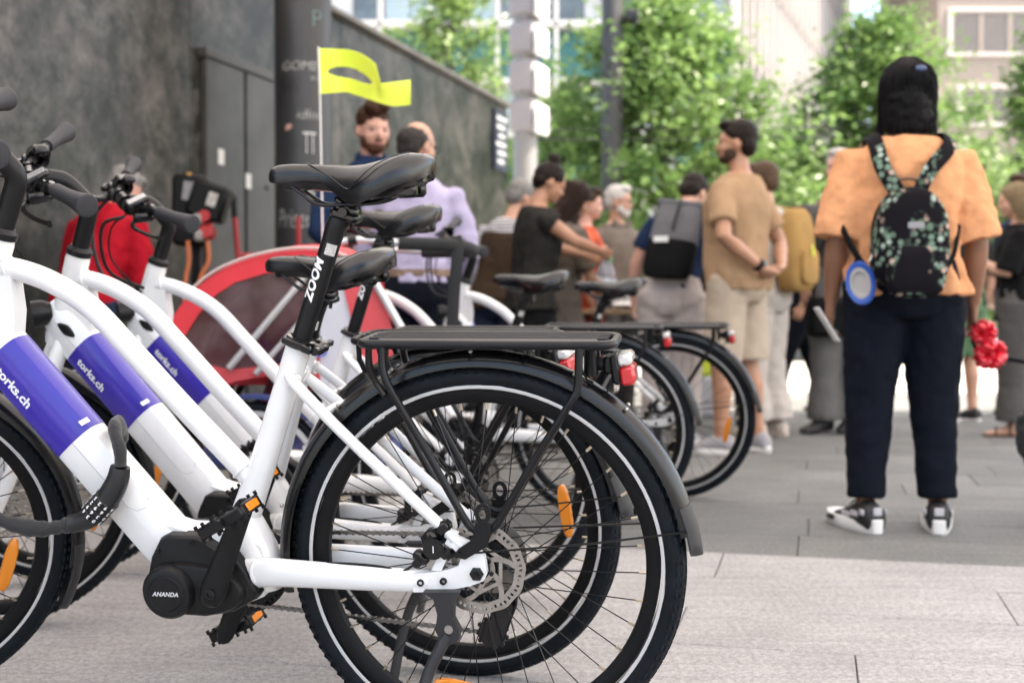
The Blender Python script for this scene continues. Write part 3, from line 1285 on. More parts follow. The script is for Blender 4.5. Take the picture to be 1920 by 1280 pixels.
def g_frame():
    q = MB()
    # head tube with a gusset into the down tube
    q.tube([HTOP - HAX * x for x in (.0, .012, .05, .10, .150, .176)], [.0255, .0275, .0265, .027, .029, .030], 24)
    # top tube, curved and dropping low to the seat tube
    tt = smooth_path([(.905, 0, .868), (.86, 0, .866), (.79, 0, .842), (.715, 0, .795), (.645, 0, .722), (.56, 0, .629), (.47, 0, .535), (.425, 0, .488)], 5)
    q.tube(tt, [.0205] * len(tt), 20, ell=(1, .95))
    # web between head tube, top tube and down tube
    q.prism([(.93, .86), (.86, .855), (.855, .79), (.865, .72), (.935, .745)], -.019, .019)
    # seat tube, swelling to the motor shell
    q.tube([(.3215, 0, .738), (.348, 0, .664), (.40, 0, .52), (.435, 0, .43), (.452, 0, .385)], [.0225, .0225, .024, .027, .031], 24)
    # motor bracket / shell
    q.loft([[Vector((x, y, z)) for x, z in ((.655, .405), (.575, .405), (.515, .388), (.45, .400), (.402, .372), (.388, .330), (.398, .280), (.425, .268), (.45, .33), (.50, .365), (.56, .370), (.612, .345))] for y in (-.032, .032)])
    q.tube([(.62, 0, .40), (.56, 0, .382), (.47, 0, .384), (.43, 0, .39)], [.036, .030, .027, .027], 16, ell=(.8, 1))
    q.tube([(.452, 0, .43), (.438, 0, .395), (.418, 0, .355), (.406, 0, .32), (.404, 0, .285)], [.030, .0355, .0365, .035, .028], 22)
    for s in (-1, 1):
        # seat stays
        ss = [Vector((.338, s * .020, .678)), Vector((.315, s * .036, .658)), Vector((.22, s * .054, .572)), Vector((.10, s * .060, .462)), Vector((.022, s * .064, .392))]
        ss = smooth_path(ss, 4)
        q.tube(ss, [.0100] * len(ss), 14)
        # chain stays
        cs_ = smooth_path([(.470, s * .018, .318), (.43, s * .032, .320), (.385, s * .043, .329), (.30, s * .053, .331), (.20, s * .058, .330), (.085, s * .062, .330)], 4)
        n_ = len(cs_)
        q.tube(cs_, [.031 - .011 * i / (n_ - 1) for i in range(n_)], 16, ell=(1.0, .62), up=(0, 0, 1))
        # dropouts
        yy = s * .066
        q.prism([(.112, .346), (.112, .313), (.055, .318), (.012, .328), (-.012, .338), (-.018, .352), (-.014, .380), (.0, .398), (.030, .412), (.046, .398), (.026, .378), (.032, .362), (.06, .352)], yy - .0065, yy + .0065)
        q.prism([(.062, .352), (.030, .420), (.042, .424), (.080, .352)], yy - .004, yy + .004)
    # weld beads where the tubes meet
    def weld(c, ax, r0, el=(1, 1)):
        ax = Vector(ax).normalized()
        u_ = ax.orthogonal().normalized()
        w_ = ax.cross(u_)
        n_w = 64
        q.tube([Vector(c) + (u_ * math.cos(2 * PI * k / n_w) * el[0] + w_ * math.sin(2 * PI * k / n_w) * el[1]) * r0 for k in range(n_w)], [.0030 + .0010 * (k % 2) for k in range(n_w)], 6, closed=True)
    weld((.440, 0, .504), (-.68, 0, -.73), .0200)
    weld((.444, 0, .406), (-.3, 0, .95), .0285)
    weld((.872, 0, .869), (-1, 0, .1), .0200)
    for s in (-1, 1):
        weld((.326, s * .027, .669), (-.72, s * .3, -.62), .0098)
        weld((.402, s * .038, .326), (-1, s * .3, .05), .0250, (1, .8))
    # stay bridge
    q.cyl((.268, -.05, .617), (.268, .05, .617), .008, 12)
    return q


def g_seam():
    q = MB()
    for (t0, t1, n0) in ((.02, .405, .0042),):
        pass
    # shallow joint line along the battery cover and its lower curved corner
    pts = []
    for t in (.02, .20, .40, .475):
        pts.append(DT0 + DTD * t + Vector((0, .0388, 0)) + DTN * .004)
    pts += [DT0 + DTD * .492 + Vector((0, .0372, 0)) + DTN * .012, DT0 + DTD * .498 + Vector((0, .0345, 0)) + DTN * .027, DT0 + DTD * .485 + Vector((0, .027, 0)) + DTN * .041]
    q.tube(pts, .0006, 4)
    return q


def diamond(c, u, v, n, a, b_, th):
    q = MB()
    rings = []
    for (h, k) in ((0, 1.0), (th * .7, .98), (th, .85)):
        ring = []
        for i in range(24):
            t = 2 * PI * i / 24
            ct, s_ = math.cos(t), math.sin(t)
            ring.append(c + u * (a * k * math.copysign(abs(ct) ** 1.35, ct)) + v * (b_ * k * math.copysign(abs(s_) ** 1.35, s_)) + n * h)
        rings.append(ring)
    q.loft(rings)
    return q


def g_motor():
    q = MB()
    prof = [(.600, .352), (.580, .388), (.566, .395), (.508, .395), (.490, .384), (.470, .372), (.440, .362), (.415, .330), (.397, .292), (.404, .282), (.45, .256), (.50, .246), (.585, .248), (.606, .270), (.612, .30)]
    rings = []
    cx, cz = .505, .318
    for (y, k) in ((-.062, .93), (-.055, 1.0), (.050, 1.0), (.058, .965), (.060, .93)):
        rings.append([Vector((cx + (x - cx) * k, y, cz + (z - cz) * k)) for x, z in prof])
    q.loft(rings)
    # raised shell of the drive unit on top of the plate
    shell = []
    for k in range(40):
        a = 2 * PI * k / 40
        shell.append((math.cos(a), math.sin(a)))
    rings = []
    for (y, g) in ((.058, 1.0), (.068, .985), (.074, .93), (.0755, .85)):
        ring = []
        for c, s in shell:
            x = .508 + .088 * g * c
            w = .046 + .012 * max(0, c)
            ring.append(Vector((x, y, .300 + w * g * s + .004 * c)))
        rings.append(ring)
    q.loft(rings)
    return q


def g_mcover():
    q = MB().lathe([(0, .0905), (.030, .0905), (.0312, .0898), (.0318, .0905), (.040, .0900), (.043, .0885), (.0485, .080), (.0495, .070), (.0495, .05), (0, .05)], (.558, 0, .297), 'Y', 56, closed=False)
    return q


def g_crank(s, a):
    """crank arm on side s, pointing along angle a (0 = forward, 90 = up)"""
    q = MB()
    L = .170
    d = Vector((math.cos(a), 0, math.sin(a)))
    n = Vector((-d.z, 0, d.x))
    c = Vector((.468, 0, .306))
    rings = []
    for (t, w, th, y) in ((-.026, .010, .008, .092), (-.021, .019, .011, .092), (0, .0245, .012, .092), (.03, .0225, .010, .094), (.09, .0200, .0075, .099), (.145, .0180, .007, .102), (.168, .0175, .007, .103), (.181, .0135, .0065, .103), (.187, .006, .005, .103)):
        p = c + d * t
        rings.append([p + n * (w * math.cos(k)) * 1.0 + Vector((0, s * (y + th * math.sin(k)), 0)) for k in [2 * PI * i / 16 for i in range(16)]])
    q.loft(rings)
    q.cyl(c + Vector((0, s * .045, 0)), c + Vector((0, s * .095, 0)), .016, 18)
    return q


def g_pedal(tilt):
    """platform pedal around its own axle; axle along y"""
    q = MB()
    q.cyl((0, -.055, 0), (0, .052, 0), .0085, 14)
    rt = Matrix.Rotation(tilt, 3, 'Y')
    for x in (-.042, .042):
        q.bbox(rt @ Vector((x, 0, 0)), (.010, .074, .022), .003, rt)
    for y in (-.037, .037):
        q.bbox(rt @ Vector((0, y, 0)), (.088, .010, .020), .003, rt)
    for x in (-.02, .02):
        q.bbox(rt @ Vector((x, 0, 0)), (.010, .070, .012), .003, rt)
    q.bbox(rt @ Vector((0, 0, 0)), (.03, .072, .018), .004, rt)
    for x in (-.044, -.03, -.012, .012, .03, .044):
        for y in (-.036, .036):
            q.box(rt @ Vector((x, y, .013)), (.004, .006, .008), rt)
            q.box(rt @ Vector((x, y, -.013)), (.004, .006, .008), rt)
    return q


def g_clamp():
    c = Vector((.3225, 0, .733))
    ax = Vector((-.339, 0, .941))
    q = MB()
    r = Matrix.Rotation(math.atan2(ax.x, ax.z), 4, 'Y')
    q2 = MB().lathe([(.0225, -.008), (.0265, -.0075), (.0275, 0), (.0265, .009), (.0195, .010)], (0, 0, 0), 'Z', 32)
    q2.bbox((-.033, 0, 0), (.022, .022, .016), .003).cyl((-.036, -.026, 0), (-.036, .026, 0), .0075, 14)
    q2.bbox((-.036, -.031, 0), (.014, .012, .014), .003)
    q2.bbox((.002, .031, .002), (.045, .006, .012), .003).bbox((-.022, .03, 0), (.02, .010, .014), .003)
    q.add([c + (r @ Vector(v)) for v in q2.v], q2.f)
    return q


def post_xf(dh):
    """seat post frame: origin at clamp, z along the post"""
    ax = Vector((-.339, 0, .941))
    return Matrix.Translation((.3225, 0, .733)) @ Matrix.Rotation(math.atan2(ax.x, ax.z), 4, 'Y')


def g_post(L):
    q = MB().tube([(0, 0, -.03), (0, 0, L - .02)], .0172, 28)
    q.tube([(0, 0, L - .028), (0, 0, L - .012), (-.002, 0, L + .004), (-.010, 0, L + .016)], [.0174, .0185, .0185, .016], 24)
    return q


def g_posthead(L):
    q = MB()
    q.bbox((-.012, 0, L + .018), (.05, .046, .018), .006)
    q.bbox((-.010, 0, L + .034), (.046, .044, .014), .005, Matrix.Rotation(R_(-20), 3, 'Y'))
    q.cyl((-.012, -.03, L + .024), (-.012, .03, L + .024), .008, 12)
    q.cyl((-.028, 0, L - .002), (-.024, 0, L + .045), .004, 8)
    return q


def g_saddle():
    """nose towards +x; length about .285; origin at the clamp point under the rails"""
    q = MB()
    # stations: x, half width, top z, edge z drop, bottom z
    st_ = [(.1455, .003, .056, .006), (.1445, .009, .061, .014), (.1405, .0150, .0665, .022), (.134, .0190, .0705, .028), (.124, .0220, .0730, .031), (.105, .0235, .0735, .032), (.075, .0265, .0720, .029), (.045, .033, .0690, .030),
           (.020, .044, .0675, .046), (-.008, .061, .0650, .064), (-.034, .076, .0655, .066), (-.064, .0870, .0705, .060), (-.092, .0885, .0770, .054), (-.116, .080, .0800, .050), (-.131, .062, .0770, .044), (-.140, .036, .0700, .032), (-.1425, .012, .060, .018)]
    prof = [(0, 0), (.28, .0), (.50, .02), (.70, .09), (.86, .26), (.96, .55), (1.0, .85), (.97, 1.0), (.86, .97), (.5, .72), (0, .62)]
    rings = []
    for (x, hw, zt, dr) in st_:
        groove = .003 if -.11 < x < .06 else .0
        ring = []
        full = prof + [(-a, b_) for a, b_ in prof[-2:0:-1]]
        for (a, b_) in full:
            z = zt - dr * b_
            if abs(a) < .05 and b_ < .1:
                z -= groove
            back = -.006 * (1 - b_) if x < -.12 else 0
            ring.append(Vector((x + back, a * hw, z)))
        rings.append(ring)
    q.loft(rings)
    return q


def g_saddle_base():
    q = MB()
    st_ = [(.118, .017, .036), (.07, .022, .036), (.02, .038, .028), (-.03, .060, .010), (-.08, .070, .016), (-.118, .060, .030), (-.130, .036, .038)]
    rings = []
    for (x, hw, z) in st_:
        rings.append([Vector((x, hw * c, z + .010 * s_)) for c, s_ in ((1, .6), (.7, 1), (-.7, 1), (-1, .6), (-.8, -.6), (0, -.9), (.8, -.6))])
    q.loft(rings)
    for s_ in (-1, 1):
        q.bbox((-.105, s_ * .030, .018), (.036, .022, .026), .006)
    return q


def g_seamline():
    q = MB()
    for s in (-1, 1):
        pts = [(.072, s * .012, .0733), (.056, s * .0265, .066), (.020, s * .0428, .0445), (-.012, s * .0625, .0255), (-.036, s * .0760, .0400), (-.062, s * .0770, .0595), (-.092, s * .066, .0740), (-.118, s * .046, .0800)]
        pp = smooth_path(pts, 5)
        q.tube(pp, .0011, 5)
    return q


def g_rails():
    q = MB()
    for s in (-1, 1):
        q.tube(smooth_path([(.108, s * .012, .040), (.085, s * .018, .022), (.060, s * .021, .004), (.03, s * .0215, .0), (-.04, s * .0215, .0), (-.075, s * .026, .010), (-.105, s * .032, .028)], 5), .0036, 10)
    return q


def g_rack():
    q = MB()
    z = .7390
    r = .0078
    pts = []
    x0, x1, w, c = .198, -.232, .064, .028
    for (cx, cy, a0) in ((x0 - c, w - c, 0), (x1 + c, w - c, 90), (x1 + c, -w + c, 180), (x0 - c, -w + c, 270)):
        for k in range(7):
            a = R_(a0 + 15 * k)
            pts.append((cx + c * math.cos(a), cy + c * math.sin(a), z))
    q.tube(pts, r, 12, closed=True)
    for y in (-.026, 0.0, .026):
        q.tube([(x0 - .01, y, z + .004), (x1 + .01, y, z + .004)], .005, 8)
    for x in (.12, .02, -.08, -.18):
        q.tube([(x, -w, z - .004), (x, w, z - .004)], .0055, 8)
    for s in (-1, 1):
        y = s * .070
        pts = smooth_path([(.155, s * .063, .742), (.155, s * .068, .71), (.150, s * .072, .685), (.135, s * .074, .655), (.075, s * y * s, .546), (.024, y, .452), (.006, y, .428), (-.014, y, .421), (-.032, y, .432), (-.05, y, .458), (-.10, y, .545), (-.16, s * .074, .640), (-.174, s * .071, .664), (-.177, s * .068, .70), (-.178, s * .063, .742)], 4)
        q.tube(pts, .0068, 10)
        # second short front leg that carries the fender
        q.tube([(.182, s * .055, .742), (.184, s * .052, .70), (.172, s * .048, .67), (.15, s * .07, .652)], .006, 8)
        # dropout bracket with its slot
        q.prism([(-.001, .440), (-.027, .440), (-.027, .418), (-.020, .400), (.018, .376), (.034, .380), (.030, .394), (.004, .412)], y + s * .0065, y + s * .0092)
        rg_ = []
        for k in range(24):
            t_ = 2 * PI * k / 24
            ct_, st2 = math.cos(t_), math.sin(t_)
            ox, oz = -.014 + .0135 * ct_, .456 + .012 * math.copysign(abs(st2) ** .7, st2) + (.006 if st2 > 0 else -.006) * abs(st2)
            ix, iz = -.014 + .0065 * ct_, .457 + .010 * st2
            yy0, yy1 = y + s * .0065, y + s * .0092
            rg_.append([(ox, yy0, oz), (ox, yy1, oz), (ix, yy1, iz), (ix, yy0, iz)])
        vs_ = [p_ for g_ in rg_ for p_ in g_]
        fs_ = []
        for k in range(24):
            j = (k + 1) % 24
            for c_ in range(4):
                d_ = (c_ + 1) % 4
                fs_.append((k * 4 + c_, k * 4 + d_, j * 4 + d_, j * 4 + c_))
        q.add(vs_, fs_)
    # rear stays of the light
    for s in (-1, 1):
        q.tube([(-.196, s * .030, .742), (-.199, s * .030, .684)], .006, 8)
    q.tube([(-.199, -.03, .684), (-.199, .03, .684)], .005, 8)
    return q


def g_rackplate():
    return MB().bbox((-.018, 0, .7435), (.375, .098, .004), .0018)


def g_light():
    q = MB()
    rt = Matrix.Rotation(R_(8), 3, 'Y')
    q.bbox(Vector((-.234, 0, .694)), (.016, .072, .050), .005, rt)
    q.bbox(Vector((-.222, 0, .700)), (.02, .05, .03), .005)
    q.cyl((-.2, 0, .70), (-.225, 0, .70), .012, 12)
    return q


def g_lens_red():
    return MB().bbox(Vector((-.2535, 0, .684)), (.025, .071, .032), .005, Matrix.Rotation(R_(8), 3, 'Y'))


def g_lens_clear():
    return MB().bbox(Vector((-.2490, 0, .7105)), (.025, .071, .019), .005, Matrix.Rotation(R_(8), 3, 'Y'))


def g_fender(r0, a0, a1, flap0, flap1, w=.030):
    def f():
        q = MB()
        n = 56
        sec = []
        for k in range(13):
            t = R_(-88 + 176 * k / 12)
            sec.append((r0 - .029 + .029 * abs(math.cos(t)) ** .8, w * math.sin(t)))
        inner = [(a - (.0022 if 0 < i_ < 12 else 0), b_ * .945) for i_, (a, b_) in enumerate(sec)][::-1]
        q.lathe(sec + inner, (0, 0, 0), 'Y', n, a0=R_(a0), a1=R_(a1))
        return q
    return f


def g_flap(r0, a0, a1, w=.034):
    def f():
        q = MB()
        rings = []
        for i in range(9):
            fr = i / 8
            a = R_(a0 + (a1 - a0) * fr)
            ww = w * (1 - .12 * fr) if i < 8 else w * .45
            rr = r0 + .001 + .004 * fr
            ring = []
            for k in range(9):
                t = R_(-70 + 140 * k / 8)
                ring.append(Vector(((rr - .028 + .028 * math.cos(t)) * math.cos(a), ww * math.sin(t), (rr - .028 + .028 * math.cos(t)) * math.sin(a))))
            for k in range(8, -1, -1):
                t = R_(-70 + 140 * k / 8)
                ring.append(Vector(((rr - .031 + .028 * math.cos(t)) * math.cos(a), ww * .96 * math.sin(t), (rr - .031 + .028 * math.cos(t)) * math.sin(a))))
            rings.append(ring)
        q.loft(rings)
        return q
    return f


def g_fstay():
    q = MB()
    for s in (-1, 1):
        q.tube([(.032, s * .076, .385), (-.01, s * .074, .388), (-.20, s * .056, .405), (-.352, s * .032, .422)], .0019, 6)
        q.cyl((.030, s * .068, .385), (.030, s * .083, .385), .006, 10)
    return q


def g_rivets():
    q = MB()
    for a in (15, 48, 66, 88, 116, 132):
        for s in (-1, 1):
            ca_, sa_ = math.cos(R_(a)), math.sin(R_(a))
            p = Vector((.3745 * ca_, s * .021, .35 + .3745 * sa_ - .002))
            q.ball(p, (.004, .004, .004), 8)
    return q


def g_chain(which):
    q = MB()
    y = -.046
    top0, top1 = Vector((.468, y, .306 + .070)), Vector((0.0, y, .35 + .034))
    bot0, bot1 = Vector((.468, y, .306 - .070)), Vector((-.005, y - .004, .352 - .150))
    runs = [(top0, top1), (bot0 + Vector((-.01, 0, 0)), bot1 + Vector((.03, 0, 0)))]
    for (a, c) in runs[which:which + 1]:
        L = (c - a).length
        n = int(L / .0127)
        d = (c - a).normalized()
        rot = Matrix((d, Vector((0, 1, 0)), d.cross(Vector((0, 1, 0))))).transposed()
        for i in range(n):
            p = a + d * (i + .5) * .0127
            wd = .0030 if i % 2 else .0045
            for s in (-1, 1):
                q.bbox(p + Vector((0, s * wd, 0)), (.0128, .0011, .0050), .0005, rot)
            for e in (-.0063,):
                q.tube([p + d * e + Vector((0, -.0056, 0)), p + d * e + Vector((0, .0056, 0))], .0039, 8)
    return q


def g_chainring():
    q = MB()
    q.lathe([(.072, -.0425), (.076, -.0435), (.076, -.0475), (.055, -.0475), (.055, -.0435)], (.468, 0, .306), 'Y', 60)
    for i in range(42):
        a = 2 * PI * i / 42
        rot = Matrix(((-math.sin(a), 0, math.cos(a)), (0, 1, 0), (math.cos(a), 0, math.sin(a))))
        q.box((.468 + .0785 * math.cos(a), -.0455, .306 + .0785 * math.sin(a)), (.005, .003, .008), rot)
    for i in range(5):
        a = 2 * PI * i / 5
        q.tube([(.468, -.0455, .306), (.468 + .06 * math.cos(a), -.0455, .306 + .06 * math.sin(a))], .007, 8)
    # outer guard plate
    q.lathe([(.084, -.052), (.088, -.052), (.088, -.054), (.060, -.054), (.060, -.052)], (.468, 0, .306), 'Y', 60)
    return q


def g_derailleur():
    q = MB()
    q.cyl((.0, -.048, .20), (.0, -.056, .20), .026, 20).cyl((-.018, -.048, .265), (-.018, -.056, .265), .022, 18)
    q.prism([(.015, .185), (-.02, .185), (-.045, .25), (-.05, .295), (-.02, .30), (-.002, .26)], -.062, -.057)
    q.prism([(.015, .185), (-.02, .185), (-.04, .25), (-.035, .28), (-.01, .27)], -.046, -.043)
    q.bbox((-.015, -.066, .318), (.05, .028, .03), .006)
    for i in range(11):
        a = 2 * PI * i / 11
        q.cyl((.027 * math.cos(a), -.0495, .20 + .027 * math.sin(a)), (.027 * math.cos(a), -.0545, .20 + .027 * math.sin(a)), .0045, 6)
    return q


def g_cassette():
    q = MB()
    for i, r in enumerate((.066, .058, .050, .044, .038, .033, .029, .025)):
        y = -.030 - i * .0042
        q.lathe([(r, y), (r + .003, y - .0006), (r + .003, y - .0014), (r, y - .002), (r * .6, y - .002), (r * .6, y)], (0, 0, 0), 'Y', 44)
    return q


def g_caliper():
    q = MB()
    rt = Matrix.Rotation(R_(-38), 3, 'Y')
    c = Vector((.068, .056, .395))
    q.bbox(c, (.062, .034, .034), .008, rt)
    q.cyl(c + Vector((.004, .012, -.002)), c + Vector((.004, .026, -.002)), .0185, 24)
    q.cyl(c + Vector((.004, .026, -.002)), c + Vector((.004, .0275, -.002)), .0150, 24)
    q.bbox(c + Vector((-.010, .004, .030)), (.022, .03, .028), .006, rt)
    q.bbox(c + Vector((.030, .008, -.022)), (.03, .022, .018), .005, rt)
    q.cyl(c + Vector((.035, .006, -.03)), c + Vector((.035, .022, -.03)), .008, 12)
    q.cyl(c + Vector((-.012, .012, .034)), c + Vector((-.012, .026, .034)), .0065, 12)
    return q


def g_hose():
    q = MB()
    q.tube(smooth_path([(.108, .064, .362), (.135, .064, .346), (.17, .060, .352), (.24, .056, .354), (.34, .050, .348)], 6), .0025, 7)
    return q


def g_kick():
    q = MB()
    q.prism([(.090, .320), (.026, .323), (.036, .304), (.038, .276), (.028, .256), (.030, .238), (.046, .229), (.062, .236), (.070, .254), (.066, .282), (.072, .308)], .074, .092)
    return q


def g_kickleg():
    pts = smooth_path([(.050, .085, .245), (.066, .094, .215), (.084, .104, .175), (.098, .128, .110), (.108, .158, .03), (.110, .1655, .012)], 4)
    return MB().tube(pts, [.0105] * (len(pts) - 2) + [.012, .012], 12)


def steer(a):
    return Matrix.Translation(HTOP) @ Matrix.Rotation(a, 4, HAX) @ Matrix.Translation(-HTOP)


def g_fork():
    q = MB()
    crown = HTOP - HAX * .20
    q.tube([HTOP - HAX * .176, crown, crown - HAX * .02], [.029, .031, .027], 22)
    for s in (-1, 1):
        top = crown + Vector((.004, s * .034, -.02))
        bot = FAX + Vector((-.006, s * .054, .004))
        mid = top.lerp(bot, .4) + Vector((-.004, s * .006, 0))
        q.tube(smooth_path([crown + Vector((0, s * .012, -.008)), top, mid, bot], 5), [.018] * 6 + [.0195] * 5 + [.017] * 5, 16)
        q.bbox(FAX + Vector((-.004, s * .060, .004)), (.03, .012, .05), .006)
    return q


def g_stemtop():
    """headset cup, riser stem curving forwards to the bar clamp"""
    q = MB()
    q.tube([HTOP + HAX * .0, HTOP + HAX * .012, HTOP + HAX * .02], [.0285, .0285, .021], 22)
    pts = smooth_path([HTOP + HAX * .012, HTOP + HAX * .07, HTOP + HAX * .115 + Vector((.004, 0, 0)), Vector((.862, 0, 1.064)), Vector((.888, 0, 1.098)), Vector((.925, 0, 1.110)), Vector((.954, 0, 1.112))], 5)
    q.tube(pts, [.0195] * (len(pts) - 6) + [.019] * 6, 18)
    return q


BARC = Vector((.9545, 0, 1.112))


def g_bar():
    pts = smooth_path([BARC + Vector(p) for p in ((-.088, .30, .018), (-.045, .19, .020), (-.015, .12, .014), (0, .06, .002), (0, -.06, .002), (-.015, -.12, .014), (-.045, -.19, .020), (-.088, -.30, .018))], 5)
    return MB().tube(pts, [.0112] * 15 + [.0155] * (len(pts) - 30) + [.0112] * 15, 16)


def g_barclamp():
    q = MB()
    q.lathe([(.016, -.024), (.0225, -.024), (.0225, .024), (.016, .024)], BARC + Vector((0, 0, .002)), 'Y', 24)
    q.lathe([(.0155, .052), (.0205, .052), (.0205, .066), (.0155, .066)], BARC + Vector((0, 0, .002)), 'Y', 20)
    q.lathe([(.0155, -.066), (.0205, -.066), (.0205, -.052), (.0155, -.052)], BARC + Vector((0, 0, .002)), 'Y', 20)
    return q


def g_gripf(s):
    def f():
        a = BARC + Vector((-.0455, s * .192, .020))
        d = (BARC + Vector((-.0975, s * .325, .0175)) - a)
        q = MB()
        n = 26
        pts, rs = [], []
        for i in range(n + 1):
            t = i / n
            pts.append(a + d * t)
            fl = .0155 + .0085 * max(0, (t - .35) / .65) ** 1.5
            rs.append(fl + (.0006 if i % 2 else -.0004))
        pts += [a + d * 1.004, a + d * 1.012]
        rs += [rs[-1] * .98, rs[-1] * .82]
        q.tube(pts, rs, 20)
        return q
    return f


def g_leverf(s):
    def f():
        q = MB()
        c = BARC + Vector((-.034, s * .160, .014))
        q.bbox(c + Vector((.022, 0, -.012)), (.05, .032, .024), .006)
        q.lathe([(.011, -.010), (.018, -.010), (.018, .010), (.011, .010)], c, 'Y', 18)
        q.tube(smooth_path([c + Vector((.044, s * .004, -.018)), c + Vector((.058, s * .03, -.024)), c + Vector((.040, s * .085, -.030)), c + Vector((.012, s * .135, -.032))], 5), [.006] * 8 + [.0048] * 7 + [.007], 8, ell=(1.2, .8))
        q.cyl(c + Vector((.03, -s * .02, -.012)), c + Vector((.03, -s * .05, -.008)), .007, 10)
        return q
    return f


def g_shifter():
    q = MB()
    c = BARC + Vector((-.022, -.128, .012))
    q.bbox(c + Vector((.012, -.01, -.026)), (.058, .046, .040), .010)
    q.lathe([(.012, -.026), (.025, -.026), (.025, .020), (.012, .020)], c, 'Y', 20)
    q.bbox(c + Vector((.055, -.01, -.034)), (.05, .020, .016), .005)
    q.bbox(c + Vector((.080, -.01, -.030)), (.022, .026, .012), .005)
    q.ball(c + Vector((-.010, .042, .026)), (.019, .019, .014), 12)
    return q


def g_display():
    q = MB()
    q.bbox(BARC + Vector((-.010, .115, .032)), (.062, .044, .014), .005, Matrix.Rotation(R_(20), 3, 'Y'))
    q.lathe([(.012, -.008), (.017, -.008), (.017, .008), (.012, .008)], BARC + Vector((-.018, .132, .014)), 'Y', 18)
    return q


def g_displayface():
    return MB().bbox(BARC + Vector((-.0075, .115, .0396)), (.05, .034, .003), .001, Matrix.Rotation(R_(20), 3, 'Y'))


def g_headlight():
    q = MB()
    q.lathe([(0, .0), (.020, .0), (.030, .018), (.031, .042), (0, .042)], (0, 0, 0), 'X', 24, closed=False)
    q.v = [tuple(Vector(v) + Vector((.965, 0, .80))) for v in q.v]
    q.tube([(.935, 0, .775), (.97, 0, .795)], .006, 8)
    return q


def g_cables():
    q = MB()
    ent = Vector((.925, .012, .862))
    # black sleeves from levers down to the frame
    q.tube(smooth_path([BARC + Vector((.03, .12, -.004)), BARC + Vector((.075, .075, -.03)), BARC + Vector((.082, .035, -.11)), BARC + Vector((.06, .02, -.19)), ent], 7), .0048, 8)
    q.tube(smooth_path([BARC + Vector((.02, .11, .0)), BARC + Vector((.055, .06, -.05)), BARC + Vector((.055, .02, -.15)), ent + Vector((.012, 0, -.012))], 7), .0026, 6)
    return q


def g_spiral():
    q = MB()
    ent = Vector((.93, -.006, .855))
    P_ = smooth_path([BARC + Vector((.02, -.15, -.03)), BARC + Vector((.062, -.145, -.075)), BARC + Vector((.080, -.10, -.16)), BARC + Vector((.060, -.035, -.235)), ent], 40)
    n = len(P_)
    q.tube(P_, [.0062 if (i % 4) < 2 else .0050 for i in range(n)], 8)
    return q


